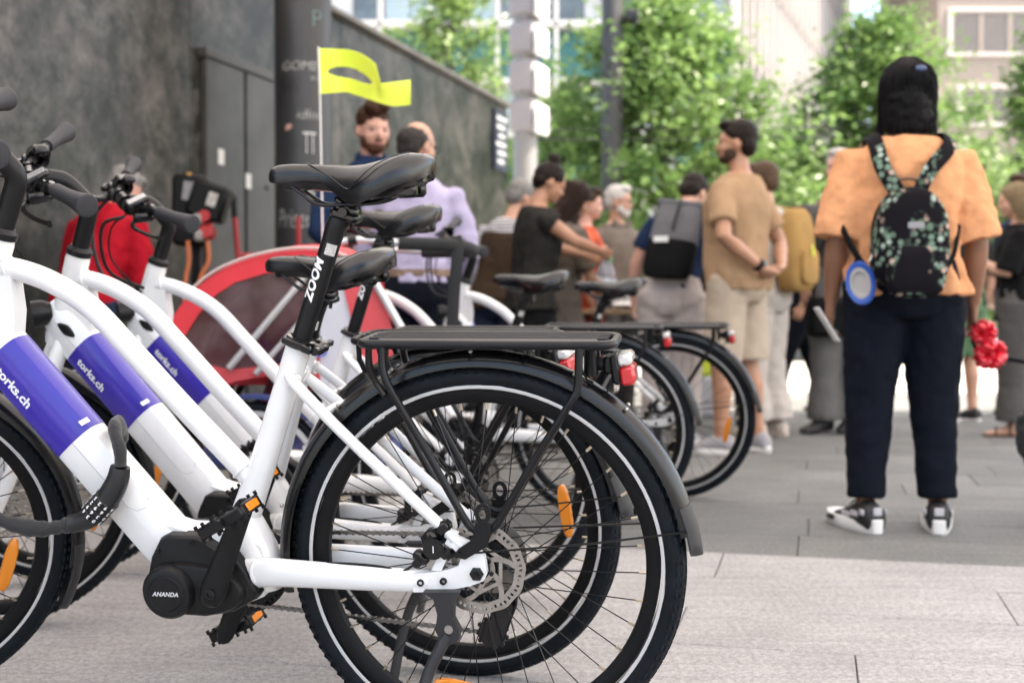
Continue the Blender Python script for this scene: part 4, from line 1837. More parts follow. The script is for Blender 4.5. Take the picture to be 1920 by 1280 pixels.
def bike(idx, X, Y, th, lean, seat_h, st_ang, crank, seed, refl, label):
    root = empty('electric_bicycle', (X, Y, 0))
    # local x is forward; forward in the world = (-cos th, sin th)
    root.rotation_euler = (Matrix.Rotation(PI - R_(th), 3, 'Z') @ Matrix.Rotation(-R_(lean), 3, 'X')).to_euler()
    tag(root, label, 'bicycle', 'white electric bicycles parked in a row')
    fr = P('frame', 'frame', g_frame, M_paint, root, ang=50)
    P('down_tube', 'downtube', g_downtube, M_paint, fr, ang=28)
    P('blue_band', 'band', g_band, M_blue, fr, ang=28)
    P('cover_joint', 'seam', g_seam, mat('seam_grey', (.33, .33, .34), .5), fr)
    cn = Vector((0, .0385, 0))
    facet_d = (Vector((0, .034, 0)) + DTN * -.030) - (Vector((0, .0385, 0)) + DTN * .002)
    facet_d.normalize()
    fnrm = facet_d.cross(DTD)
    if fnrm.y < 0:
        fnrm = -fnrm
    def f_torks(x, y):
        p = DT0 + DTD * (.176 + x) + Vector((0, .0385, 0)) + DTN * .002 + facet_d * (.0150 - y)
        return p + fnrm * .0016
    lettering('lettering', 'torks.ch', .0265, f_torks, M_bandw, fr, bold=.0009, spacing=1.02)
    lab = MB()
    base = DT0 + DTD * .318 + DTN * .0425 + Vector((0, .0275, 0))
    lu = DTD
    lv = (Vector((0, -.012, 0)) + DTN * .0045).normalized()
    lab.add([base - lu * .016 - lv * .010, base - lu * .006 - lv * .010, base - lu * .006 + lv * .012, base - lu * .016 + lv * .012], [(0, 1, 2, 3)])
    lab.v = [tuple(Vector(v) + (Vector((0, .8, 0)) + DTN * .6).normalized() * .0028) for v in lab.v]
    obj('label_patch', lab, M_bandw, fr, smooth=False, fix=False)
    pc = DT0 + DTD * .062 + Vector((0, .0355, 0)) + DTN * .0135
    P('charge_port', 'port', lambda: diamond(pc, (DTD + DTN * .22).normalized(), (DTN - DTD * .22).normalized(), Vector((0, 1, 0)), .026, .0115, .005), M_black, fr)
    mo = P('motor', 'motor', g_motor, M_motor, root, ang=35)
    mc = P('motor_cover', 'mcover', g_mcover, M_motor, mo, ang=30)
    lettering('lettering', 'ANANDA', .0108, lambda x, y: Vector((.558 - x, .0914, .297 + y)), mat('logo_grey', (.6, .6, .6), .4), mo, bold=.0004, shear=.25, spacing=1.05)
    for (x, z) in ((.583, .366), (.517, .383), (.408, .296)):
        P('bolt', 'mbolt%g' % x, lambda x=x, z=z: MB().lathe([(0, .0605), (.002, .0605), (.002, .0625), (.0042, .0625), (.0048, .0595)], (x, 0, z), 'Y', 16, closed=False), M_blackg, mo)
    # cranks and pedals
    for s, a in ((1, crank), (-1, crank + PI)):
        ca_ = obj('crank_arm', g_crank(s, a), M_black, root)
        c = Vector((.468 + .170 * math.cos(a), s * .103, .306 + .170 * math.sin(a)))
        obj('crank_bolt', MB().lathe([(0, .1045), (.005, .1045), (.0052, .107), (.009, .107), (.010, .1035)], (.468, 0, .306), 'Y', 18, closed=False) if s > 0 else MB().cyl((.468, -.102, .306), (.468, -.108, .306), .009), M_blackg, ca_)
        pt = R_(30 if s > 0 else 24)
        pe = obj('pedal', g_pedal(pt), M_black, root, M=Matrix.Translation(c + Vector((0, s * .06, 0))))
        rt = Matrix.Rotation(pt, 3, 'Y')
        for x in (-.0475, .0475):
            obj('reflector', MB().bbox(rt @ Vector((x, 0, 0)), (.003, .044, .014), .001, rt), M_orange, pe)
    # seat post, clamp, saddle
    ax = Vector((-.339, 0, .941)).normalized()
    L = seat_h
    PM = post_xf(0)
    sp = obj('seatpost', g_post(L), M_black, root, M=PM, ang=30)
    obj('post_head', g_posthead(L), M_blackg, sp)
    if L > .15:
        def f_zoom(x, y):
            a = R_(72) - y / .0175
            return Vector((.0176 * math.cos(a), .0176 * math.sin(a), L - .105 + x))
        lettering('lettering', 'ZOOM', .024, f_zoom, M_bandw, sp, bold=.001, shear=.25, spacing=1.05, sub=True)
    def g_sticker():
        q = MB()
        vs, fs = [], []
        for i in range(9):
            a = R_(86 + 8 * i)
            for z in (L - .056, L - .036):
                vs.append((.0176 * math.cos(a), .0176 * math.sin(a), z))
        for i in range(8):
            fs.append((2 * i, 2 * i + 2, 2 * i + 3, 2 * i + 1))
        return q.add(vs, fs)
    obj('sticker', g_sticker(), mat('sticker_silver', (.48, .47, .45), .4, var=.2, vscale=300), sp, fix=False)
    P('seat_clamp', 'clamp', g_clamp, M_blackg, root)
    top = Vector((.3225, 0, .733)) + ax * (L + .036) + Vector((-.012, 0, 0))
    sa = P('saddle', 'saddle', g_saddle, M_saddle, root, M=Matrix.Translation(top + Vector((-.005, 0, -.002))) @ Matrix.Rotation(R_(2), 4, 'Y'), ang=70)
    P('saddle_base', 'saddleb', g_saddle_base, M_blackg, sa)
    P('saddle_seam', 'saddles', g_seamline, M_blackg, sa)
    P('saddle_rail', 'rails', g_rails, M_blackg, sa)
    # rack, light
    rk = P('luggage_rack', 'rack', g_rack, M_black, root)
    P('rack_plate', 'rackplate', g_rackplate, mat('rack_plate', (.040, .039, .038), .5, bump=.1, bscale=300), rk)
    tl = P('tail_light', 'light', g_light, M_black, root)
    P('lens', 'lensr', g_lens_red, M_red, tl)
    P('lens', 'lensc', g_lens_clear, M_clear, tl)
    P('light_cable', 'lcab', lambda: MB().tube(smooth_path([(-.225, 0, .675), (-.215, .01, .652), (-.19, .015, .668), (-.17, .01, .70)], 5), .0018, 6), M_cable, tl)
    # fenders
    fe = P('rear_fender', 'rfender', g_fender(.374, -10, 170, 0, 0, .0315), M_fend, root, M=Matrix.Translation((0, 0, .35)), ang=50)
    fl = P('flap', 'rflap', g_flap(.374, 162, 176, .035), mat('flap_rubber', (.018, .018, .02), .5), fe)
    P('fender_stay', 'fstay', g_fstay, M_black, root)
    rv = P('fender_rivets', 'rivets', g_rivets, M_steel, root)
    rv['kind'] = 'stuff'
    # wheels
    w = wheel(root, 'rear_wheel', Matrix.Translation((0, 0, .35)), seed, refl=refl)
    P('cassette', 'cassette', g_cassette, M_chain, w)
    P('axle_nut', 'axnut', lambda: MB().lathe([(0, .0905), (.0055, .0905), (.0055, .083), (.0095, .083), (.0095, .076), (.0125, .075), (.0125, .072)], (0, 0, .35), 'Y', 6, closed=False), M_blackg, root)
    SM = steer(st_ang)
    wheel(root, 'front_wheel', SM @ Matrix.Translation(FAX) @ Matrix.Rotation(PI, 4, 'Z') @ Matrix.Rotation(PI, 4, 'Z'), seed + 7, refl=(200,))
    fe2 = P('front_fender', 'ffender', g_fender(.374, 28, 196, 0, 0, .032), M_fend, root, M=SM @ Matrix.Translation(FAX), ang=50)
    P('flap', 'fflap', g_flap(.374, 188, 212, .035), mat('flap_rubber', (.018, .018, .02), .5), fe2)
    P('fork', 'fork', g_fork, M_paint, root, M=SM)
    P('stem', 'stem', g_stemtop, M_black, root, M=SM)
    hb = P('handlebar', 'bar', g_bar, M_black, root, M=SM)
    P('bar_clamp', 'barclamp', g_barclamp, M_blackg, hb)
    for s in (-1, 1):
        P('grip', 'grip%d' % s, g_gripf(s), M_grip, root, M=SM, ang=60)
        P('brake_lever', 'lever%d' % s, g_leverf(s), M_blackg, root, M=SM)
    P('shifter', 'shifter', g_shifter, M_blackg, root, M=SM)
    dp = P('display', 'display', g_display, M_blackg, root, M=SM)
    P('display_face', 'dispf', g_displayface, mat('display_glass', (.28, .28, .28), .08), dp)
    P('headlight', 'headlight', g_headlight, M_black, root, M=SM)
    P('cable', 'cables', g_cables, M_cable, root, M=SM)
    P('cable_sleeve', 'spiral', g_spiral, M_cable, root, M=SM, ang=80)
    # drive train, brake, stand
    P('chain_run', 'chain0', lambda: g_chain(0), M_chain, root)
    P('chain_run', 'chain1', lambda: g_chain(1), M_chain, root)
    P('chainring', 'chainring', g_chainring, M_black, root)
    P('derailleur', 'derailleur', g_derailleur, M_blackg, root)
    cp = P('brake_caliper', 'caliper', g_caliper, M_blackg, root)
    P('caliper_bracket', 'calbr', lambda: MB().prism([(.085, .345), (.10, .375), (.075, .43), (.05, .425), (.055, .36)], .050, .058), M_steel, cp)
    P('brake_hose', 'hose', g_hose, M_cable, root)
    P('caliper_mark', 'calmark', lambda: MB().box((.072, .0838, .393), (.0016, .0004, .012)), M_bandw, cp)
    ks = P('kickstand', 'kick', g_kick, mat('kick_black', (.016, .016, .018), .5), root)
    P('kickstand_leg', 'kickleg', g_kickleg, mat('kick_black', (.016, .016, .018), .5), ks)
    P('kickstand_bolt', 'kickb', lambda: MB().cyl((.046, .092, .258), (.046, .0955, .258), .0075, 14), M_steel, ks)
    for (x, z) in ((.098, .331), (.058, .335)):
        P('stay_bolt', 'sbolt%g' % x, lambda x=x, z=z: MB().lathe([(0, .0725), (.003, .0725), (.0032, .0765), (.0062, .0765), (.0066, .072)], (x, 0, z), 'Y', 14, closed=False), M_blackg, root)
    return root


BIKES = []
specs = [
    (-.0406, 2.1714, 10.05, 6.15, .222, .56, R_(114), 3, (-80,), 'nearest white electric bicycle, seat raised high, combination lock wrapped round its frame'),
    (-.0974, 2.6437, 17.28, 8.3, .084, .72, R_(118), 10, (173,), 'second white electric bicycle from the camera, with its saddle set low'),
    (-.1005, 3.332, 11.83, 6.2, .242, .75, R_(60), 17, (112,), 'third white electric bicycle from the camera, in front of the red trailer'),
    (.3432, 4.637, 12.83, 6.0, .108, .30, R_(100), 24, (60,), 'fourth white electric bicycle, its rear wheel left of the last one'),
    (.6835, 5.213, 12.21, 6.4, .098, .45, R_(40), 31, (192,), 'farthest white electric bicycle at the right end of the row'),
]
for i, a in enumerate(specs):
    BIKES.append(bike(i, *a))


def bike_pt(i, x, y, z):
    return BIKES[i].matrix_basis @ Vector((x, y, z))


# ---- combination lock hanging from the nearest bicycle
lock = empty('combination_lock', BIKES[0].location)
lock.rotation_euler = BIKES[0].rotation_euler
tag(lock, 'black chain lock with white number dials hanging on the nearest bicycle', 'lock')
M_cloth = mat('lock_fabric', (.010, .010, .011), .75, bump=.6, bscale=180, sheen=.2)
yl = .068
sl = smooth_path([(.700, -.055, .545), (.690, -.035, .566), (.676, .0, .580), (.667, .030, .582), (.655, .052, .572), (.643, .062, .548), (.641, .067, .520)], 6)
n_ = len(sl)
obj('sleeve', MB().tube(sl, [.0185 + .0012 * math.sin(i * .7) + .0005 * math.sin(i * 2.3) for i in range(n_)], 16, ell=(1, .6)), M_cloth, lock, ang=70)
bar_ = smooth_path([(.641, yl, .520), (.648, yl, .495), (.664, yl, .468), (.684, yl, .444), (.712, yl, .422), (.742, yl, .413)], 6)
n_ = len(bar_)
obj('barrel', MB().tube(bar_, [.017 + .0045 * math.sin(PI * min(1, i / (n_ - 1) * 1.1)) for i in range(n_)], 22), mat('lock_plastic', (.012, .012, .013), .38, bump=.05, bscale=300), lock, ang=60)
c0, c1 = Vector((.668, yl, .462)), Vector((.700, yl, .430))
dd = (c1 - c0)
ddn = dd.normalized()
nn_ = Vector((-ddn.z, 0, ddn.x))
for k in range(4):
    p = c0 + dd * ((k + .5) / 4)
    ring = obj('number_dial', MB().tube([p - ddn * .0052, p - ddn * .0042, p + ddn * .0042, p + ddn * .0052], [.0222, .0236, .0236, .0222], 20), M_blackg, lock, ang=30)
    for j in range(5):
        an = R_(-64 + 32 * j)
        def fd(x, y, p=p, an=an):
            a = an + x / .0236
            rad = Vector((0, math.cos(a), 0)) + nn_ * math.sin(a)
            return p + rad * .0240 + ddn * y
        lettering('digit', str((6 + j * 3 + k * 7) % 10), .0098, fd, M_bandw, ring, bold=.0004)
sl2 = smooth_path([(.742, yl, .413), (.760, yl, .408), (.795, yl + .004, .403), (.84, yl + .008, .408), (.89, yl + .01, .424), (.94, yl + .0, .444), (1.0, yl - .03, .46), (1.04, .02, .47)], 6)
n_ = len(sl2)
obj('sleeve', MB().tube(sl2, [(.0135 if i < 2 else .0140) + .0020 * math.sin(i * .45 + 1) + .0012 * math.sin(i * 1.7) for i in range(n_)], 16, ell=(1, .8)), M_cloth, lock, ang=70)
# ------------------------------------------------------------------ child trailer behind the third bicycle
M_tred = mat('trailer_red', (.66, .028, .04), .6, bump=.3, bscale=250, var=.06, vscale=6)
M_tpale = mat('trailer_pale', (.55, .55, .60), .6, var=.05, vscale=6)
M_tpink = mat('trailer_coral', (.58, .065, .075), .6, bump=.2, bscale=250)
M_tmesh = mat('trailer_window', (.020, .016, .020), .10, alpha=.5, spec=.8, col2=(.12, .10, .105), vscale=6, vlow=.42, vhigh=.6)
M_alu = mat('trailer_alu', (.60, .59, .58), .35, metal=.6)
M_tblue = mat('trailer_blue', (.035, .06, .20), .5)
TO = Vector((-.80, 4.12, 0))
trailer = tag(empty('child_trailer', TO), 'red two-wheeled child bike trailer with dark windows, behind the third bicycle', 'bike trailer')


def tz(v, Y):
    return CAMH + (591 - v) * Y / FPX


def tx(u, Y):
    return (u - 960) / FPX * Y - TO.x


# side silhouette in (x, z) taken at the near side plane, front (left) to rear (right)
yN = 3.98
S_out = [(290, 668), (310, 618), (345, 565), (390, 522), (440, 496), (500, 478), (560, 470), (620, 474), (680, 500)]
arc = [Vector((tx(u, yN), 0, tz(v, yN))) for u, v in S_out]
y0, y1 = yN - TO.y, yN - TO.y + .60
# canopy shell: a bowed strip across the width following the arc
inner = []
b = MB()
rings = []
aa = smooth_path(arc, 4)
m = len(aa)
for i, p in enumerate(aa):
    f = i / (m - 1)
    ring = []
    for k in range(9):
        g = k / 8
        ring.append(Vector((p.x, y0 + (y1 - y0) * g, p.z + .035 * math.sin(PI * g))))
    for k in range(8, -1, -1):
        g = k / 8
        ring.append(Vector((p.x + .006, y0 + .004 + (y1 - y0 - .008) * g, p.z - .012 + .035 * math.sin(PI * g))))
    rings.append(ring)
b.loft(rings)
obj('canopy', b, M_tred, trailer)
# near side: red border band under the arc, window, lower red panel


def side_band(name, uv, m, y, th=.008):
    q = MB()
    poly = [(tx(u, yN), tz(v, yN)) for u, v in uv]
    q.prism(poly, y, y + th)
    return obj(name, q, m, trailer, smooth=False)


side_band('window_border', [(290, 668), (310, 618), (345, 565), (390, 522), (440, 496), (500, 478), (560, 470), (600, 470), (600, 498), (560, 503), (500, 512), (440, 530), (405, 553), (372, 590), (345, 632), (325, 668)], M_tred, y0 - .004)
side_band('side_window', [(325, 668), (345, 632), (372, 590), (405, 553), (440, 530), (500, 512), (560, 503), (600, 498), (600, 668), (560, 690), (430, 695)], M_tmesh, y0 + .002, .004)
side_band('side_panel', [(285, 668), (325, 668), (430, 693), (520, 683), (600, 668), (600, 720), (520, 700), (440, 715), (380, 742), (300, 742)], M_tpink, y0 - .002)
side_band('rear_side_panel', [(600, 470), (680, 500), (700, 560), (720, 640), (720, 740), (600, 740)], M_tpale, y0 - .001)
side_band('coral_panel', [(640, 520), (690, 512), (716, 560), (744, 640), (744, 720), (690, 720), (660, 600)], M_tpink, y0 - .010)
obj('floor_tray', MB().bbox(((tx(300, yN) + tx(730, yN)) / 2, .16, .30), (tx(730, yN) - tx(300, yN), .58, .06), .02), M_tblue, trailer)
far = [(u, v) for u, v in S_out] + [(720, 740), (300, 742)]
q = MB()
q.prism([(tx(u, yN), tz(v, yN)) for u, v in far], y1 - .006, y1)
obj('far_side', q, M_tred, trailer, smooth=False)
# frame tubes
def tpt(u, v, y):
    return Vector((tx(u, yN), y, tz(v, yN)))
obj('frame_tube', MB().tube([tpt(430, 690, y0 - .012), tpt(585, 506, y0 - .012)], .012, 12), M_alu, trailer)
obj('frame_tube', MB().tube([tpt(480, 700, y0 - .012), tpt(598, 566, y0 - .012)], .010, 12), M_alu, trailer)
obj('frame_tube', MB().tube([tpt(586, 498, y0 - .012), tpt(590, 700, y0 - .012)], .008, 10), M_alu, trailer)
obj('frame_tube', MB().tube([tpt(692, 508, y0 - .02), tpt(768, 640, y0 - .02), tpt(790, 720, y0 - .02)], .014, 12), M_alu, trailer)
trim = MB()
trim.tube([Vector((p.x, y0 - .006, p.z + .008)) for p in aa[8:]], .009, 8, ell=(.6, 1))
obj('pale_trim', trim, mat('trim_pale', (.55, .42, .40), .6), trailer)
# seats inside, seen through the window
obj('child_seat', MB().bbox((.0, .30, .52), (.10, .50, .42), .04, Matrix.Rotation(R_(20), 3, 'Y')).bbox((-.14, .30, .36), (.30, .50, .08), .03), mat('seat_maroon', (.10, .015, .03), .8), trailer)
# push bar with foam grip and strap
obj('push_bar', MB().tube(smooth_path([tpt(600, 478, y0 + .02), tpt(628, 458, y0 + .02), tpt(665, 449, y0 + .02), tpt(720, 452, y0 + .03), tpt(770, 456, y0 + .05)], 5), .0115, 12), M_alu, trailer)
obj('push_bar', MB().tube(smooth_path([tpt(600, 478, y1 - .02), tpt(640, 462, y1 - .02), tpt(700, 452, y1 - .03), tpt(770, 456, y1 - .05)], 5), .0115, 12), M_alu, trailer)
obj('bar_joint', MB().cyl(tpt(652, 452, y0 + .02), tpt(668, 449, y0 + .02), .016, 12), M_black, trailer)
obj('foam_grip', MB().tube(smooth_path([tpt(745, 455, y0 + .04), tpt(800, 456, y0 + .06), tpt(850, 457, y0 + .10), tpt(878, 460, y0 + .2), tpt(878, 460, y1 - .2), tpt(850, 457, y1 - .10), tpt(770, 456, y1 - .05)], 5), .022, 14), mat('foam_black', (.012, .012, .012), .85, bump=.3, bscale=400), trailer)
obj('hanging_strap', MB().tube(smooth_path([tpt(852, 440, y0 + .1), tpt(856, 470, y0 + .08), tpt(850, 540, y0 + .08), tpt(846, 612, y0 + .08)], 6), [.013] * 19, 10, ell=(.3, 1.6), up=(0, 1, 0)), mat('webbing_black', (.01, .01, .011), .8), trailer)
# wheels (20 inch)


def small_wheel(y):
    w = obj('wheel', MB().lathe([(.205, -.016), (.205, .016), (.222, .014), (.222, -.014)], (0, 0, 0), 'Y', 60), M_alu, trailer, M=Matrix.Translation((tx(470, 3.90), y, .25)))
    obj('tyre', MB().lathe([(.2345 + .0165 * math.cos(R_(a)), .018 * math.sin(R_(a))) for a in range(0, 360, 30)], (0, 0, 0), 'Y', 60), M_rubber, w)
    obj('hub', MB().cyl((0, -.03, 0), (0, .03, 0), .02, 14), M_black, w)
    for i in range(20):
        a = 2 * PI * i / 20
        p0 = Vector((.018 * math.cos(a + 1), (.02 if i % 2 else -.02), .018 * math.sin(a + 1)))
        p1 = Vector((.206 * math.cos(a), 0, .206 * math.sin(a)))
        d = p1 - p0
        P('spoke', 'spoke_s', g_spoke, M_steel, w, M=Matrix.Translation(p0) @ d.to_track_quat('Z', 'Y').to_matrix().to_4x4() @ Matrix.Diagonal((1, 1, d.length, 1)))
    return w


small_wheel(y0 - .055)
small_wheel(y1 + .055)
q = MB()
q.lathe([(.262, -.03), (.275, -.03), (.275, .03), (.262, .03)], (tx(470, 3.90), y0 - .055, .25), 'Y', 30, a0=R_(25), a1=R_(155))
obj('wheel_guard', q, M_tblue, trailer)
obj('logo', MB().add([tpt(600 + 14 * math.cos(t), 660 + 9 * math.sin(t), y0 - .012) for t in [2 * PI * i / 20 for i in range(20)]] + [tpt(600 + 9 * math.cos(t), 660 + 5 * math.sin(t), y0 - .012) for t in [2 * PI * i / 20 for i in range(20)]], [(i, (i + 1) % 20, 20 + (i + 1) % 20, 20 + i) for i in range(20)]), mat('logo_blue', (.10, .12, .5), .5), trailer, smooth=False, fix=False)
# safety flag on a thin pole
flag = tag(empty('safety_flag', at(606, 560, 4.3)), 'neon yellow safety flag with an oval slit on a thin pole', 'flag')
fo = flag.location
M_neon = mat('neon_yellow', (.72, .86, .085), .55)
obj('pole', MB().tube([at(610, 640, 4.3) - fo, at(604, 400, 4.3) - fo, at(600, 178 - 0, 4.3) - fo, at(597, 88, 4.3) - fo], .0035, 8), mat('fibreglass_pole', (.62, .62, .60), .4), flag)
# the cloth: rows across (u) and along the length, waving in depth; the slit is left open
q = MB()
nu, nv = 110, 44


def flag_pt(s, t):
    """s along the length 0..1, t from bottom to top"""
    u0, u1 = 598, 770
    u = u0 + (u1 - u0) * s
    top = 91 + 62 * max(0, (s - .52) / .48) ** .8 - 2 * math.sin(s * 5)
    if s < .62:
        top = 91 + 6 * s + 26 * max(0, (s - .25) / .37) ** 2.2
    else:
        top = 123 + 34 * min(1, (s - .62) / .05) - 7 * ((s - .67) / .33 if s > .67 else 0)
    bot = 177 - 4 * math.sin(s * 4.0) + 24 * (math.sin((s - .3) * 2.4) if s > .3 else 0)
    if s > .8:
        bot -= 7 * (s - .8) / .2
    v = bot + (top - bot) * t
    dy = .05 * math.sin(s * 7.5) + .02 * math.sin(s * 3 + t * 2)
    return at(u, v, 4.3 + dy) - fo


vid = {}
vs = []
for i in range(nu + 1):
    for j in range(nv + 1):
        vid[(i, j)] = len(vs)
        vs.append(flag_pt(i / nu, j / nv))
fs = []
for i in range(nu):
    for j in range(nv):
        s, t = (i + .5) / nu, (j + .5) / nv
        if ((s - .34) / .24) ** 2 + ((t - .50 + .10 * s) / .13) ** 2 < 1:
            continue
        fs.append((vid[(i, j)], vid[(i + 1, j)], vid[(i + 1, j + 1)], vid[(i, j + 1)]))
q.add(vs, fs)
fo_ = obj('cloth', q, M_neon, flag, fix=False)
md = fo_.modifiers.new('thick', 'SOLIDIFY')
md.thickness = .0015

# ------------------------------------------------------------------ power box, cables, hand truck, stone block
pb0 = at(372, 480, 6.6)
pb = tag(empty('power_box', Vector((pb0.x, pb0.y, 0))), 'black portable power distribution box with red sockets in front of the wall', 'electrical box')
o_ = pb.location


def pz(v, Y=6.6):
    return CAMH + (591 - v) * Y / FPX


obj('stand', MB().bbox((-.02, .06, .60), (.05, .05, 1.2), .006).bbox((-.02, .04, .02), (.36, .36, .04), .01), M_black, pb)
M_box = mat('box_black', (.004, .004, .0045), .5, spec=.2)
rt = Matrix.Rotation(R_(-24), 3, 'Y')
bo = obj('housing', MB().bbox((-.045, .02, pz(395)), (.17, .16, .38), .02).bbox((.07, -.03, pz(380)), (.20, .14, .20), .02, Matrix.Rotation(R_(18), 3, 'Y')), M_box, pb)
obj('label_plate', MB().box((-.01, -.066, pz(362)), (.11, .004, .10), Matrix.Rotation(R_(8), 3, 'Y')), mat('plate_grey', (.22, .22, .23), .5, var=.2, vscale=60), bo)
obj('meter_window', MB().box((.10, -.104, pz(378)), (.05, .004, .075), Matrix.Rotation(R_(18), 3, 'Y')), mat('plate_cream', (.42, .40, .36), .4, var=.3, vscale=60), bo)
obj('button', MB().cyl((-.04, -.03, pz(332)), (-.04, -.03, pz(326)), .016, 12), mat('button_amber', (.5, .26, .04), .4), bo)
M_sock = mat('socket_red', (.40, .022, .022), .45)
for (u, v) in ((392, 408), (394, 438)):
    so = obj('socket', MB().lathe([(0, -.07), (.030, -.07), (.034, -.05), (.034, .0), (.040, .0), (.040, .02), (0, .02)], ((u - 372) / FPX * 6.6, -.04, pz(v)), 'Y', 20, closed=False).bbox(((u - 372) / FPX * 6.6, -.08, pz(v) + .02), (.075, .02, .05), .008), M_sock, pb)
    obj('socket_plug', MB().bbox(((u - 384) / FPX * 6.6, -.09, pz(v + 6)), (.05, .05, .06), .01), mat('plug_grey', (.26, .25, .23), .5), so)
M_ocab = mat('cable_orange', (.42, .11, .03), .55)
for (u, du) in ((352, -4), (389, -14)):
    pts = [at(u, 452, 6.5), at(u + 2, 490, 6.48), at(u + du, 526, 6.45), at(u + du * 1.2, 600, 6.4)]
    e = pts[-1].copy()
    pts += [Vector((e.x + .05, 6.3, .3)), Vector((e.x + .1, 6.2, .012)), Vector((e.x + .8, 6.3, .012))]
    c_ = tag(obj('power_cable', MB().tube(smooth_path(pts, 6), .012, 8), M_ocab), 'orange cable hanging from the power box, ' + ('left one' if du == -4 else 'right one'), 'cable', 'orange power cables')

ht = tag(empty('hand_truck', Vector((at(470, 500, 7.0).x, 7.0, 0))), 'red sack truck with a black grip leaning near the metal door', 'hand truck')
o_ = ht.location
M_htr = mat('truck_red', (.33, .018, .02), .45)


def hp(u, v, dy=0):
    return at(u, v, 7.0) - o_ + Vector((0, dy, 0))


obj('upright', MB().tube([hp(440, 405), hp(446, 482), Vector((hp(446, 482).x, 0, .16))], .016, 10), M_htr, ht)
obj('grip', MB().tube([hp(439, 368), hp(440, 408)], .019, 10), M_black, ht)
obj('upright', MB().tube([hp(545, 400, .25), hp(545, 482, .25), Vector((hp(545, 482).x, .25, .16))], .016, 10), M_htr, ht)
obj('cross_bar', MB().tube([hp(446, 478), hp(545, 478, .25)], .014, 10), M_htr, ht)
obj('cross_bar', MB().tube([hp(446, 478) + Vector((0, 0, -.45)), hp(545, 478, .25) + Vector((0, 0, -.45))], .014, 10), M_htr, ht)
for s_ in (0, 1):
    x_ = hp(446 if s_ == 0 else 545, 480).x
    obj('wheel', MB().lathe([(.03, -.025), (.11, -.025), (.13, -.01), (.13, .01), (.11, .025), (.03, .025)], (x_, .06 + .25 * s_, .13), 'Y', 24), M_rubber, ht)
obj('toe_plate', MB().bbox((hp(495, 480).x, -.05, .02), (.42, .24, .012), .004), M_htr, ht)

sbp = gnd(712, 1062)
blk = MB().bbox((sbp.x, sbp.y + .10, .097), (.34, .20, .192), .008)
tag(obj('stone_block', blk, stone_mat('block_granite', (.26, .26, .25), (.36, .355, .34), speck=.9)), 'speckled grey granite block on the ground behind the bicycle wheels', 'stone block')

# ------------------------------------------------------------------ drinks table and what stands on it
TY = 8.25
tc_ = Vector((.98, 8.55, 0))
table = tag(empty('drinks_table', tc_), 'wooden folding table with drinks behind the bicycles', 'table')
M_wood = mat('table_wood', (.30, .20, .11), .55, var=.2, vscale=8)
for k in range(4):
    obj('plank', MB().bbox((0, -.27 + .18 * k, .80), (1.30, .172, .03), .004), M_wood, table)
for s_ in (-1, 1):
    obj('leg_frame', MB().tube([(s_ * .55, -.30, 0), (s_ * .50, -.28, .78)], .016, 8).tube([(s_ * .55, .30, 0), (s_ * .50, .28, .78)], .016, 8).tube([(s_ * .54, -.29, .3), (s_ * .54, .29, .3)], .012, 8).tube([(s_ * .50, -.28, .77), (s_ * .50, .28, .77)], .014, 8), M_black, table)
M_pet = mat('bottle_plastic', (.50, .62, .72), .06, trans=.75, spec=.6)


def bottle(u, Y, h, m_cap, label, cap_name):
    p = Vector(((u - 960) / FPX * Y, Y, .8155))
    r = tag(empty('water_bottle', p), label, 'bottle', 'bottles on the drinks table')
    k = h / .33
    obj('bottle_body', MB().lathe([(0, .0), (.040, .0), (.043, .012 * k), (.043, .10 * k), (.040, .115 * k), (.043, .13 * k), (.043, .20 * k), (.034, .25 * k), (.015, .285 * k), (.014, .305 * k), (0, .305 * k)], (0, 0, 0), 'Z', 24, closed=False), M_pet, r)
    obj('bottle_cap', MB().cyl((0, 0, .30 * k), (0, 0, .33 * k), .017, 16), m_cap, r)
    obj('label_band', MB().lathe([(.0435, .13 * k), (.0445, .13 * k), (.0445, .19 * k), (.0435, .19 * k)], (0, 0, 0), 'Z', 24), mat('bottle_label', (.55, .62, .68), .5), r)


bottle(1130, 8.32, .37, mat('cap_blue', (.02, .06, .45), .4), 'clear water bottle with a blue cap on the drinks table', 'blue')
bottle(1143, 8.42, .36, mat('cap_green', (.10, .42, .20), .4), 'clear water bottle with a green cap on the drinks table', 'green')
M_glassc = mat('cup_clear', (.80, .80, .80), .08, trans=.6, spec=.6)
for k, (u, Y) in enumerate(((1160, 8.35), (1168, 8.5), (1176, 8.36), (1185, 8.5), (1193, 8.37), (1200, 8.52))):
    p = Vector(((u - 960) / FPX * Y, Y, .8155))
    o = obj('drinking_glass', MB().lathe([(0, .0), (.024, .0), (.030, .10), (.028, .10), (.022, .006), (0, .006)], (0, 0, 0), 'Z', 20, closed=False), M_glassc, M=Matrix.Translation(p))
    tag(o, '%s clear drinking glass from the left in the cluster on the drinks table' % ('first', 'second', 'third', 'fourth', 'fifth', 'sixth')[k], 'glass', 'glasses on the drinks table')
nap = MB()
rgn = random.Random(8)
for k in range(7):
    nap.bbox((.22 + rgn.uniform(-.16, .16), -.22 + rgn.uniform(-.06, .06), .018 + .012 * k * .5), (.16, .12, .012), .004, Matrix.Rotation(rgn.uniform(-.6, .6), 3, 'Z') @ Matrix.Rotation(rgn.uniform(-.25, .25), 3, 'X'))
o = obj('napkin_pile', nap, mat('paper_white', (.72, .70, .68), .8), M=Matrix.Translation(tc_ + Vector((-.28, 0, .8155))))
tag(o, 'loose pile of white paper napkins on the drinks table edge', 'napkins')

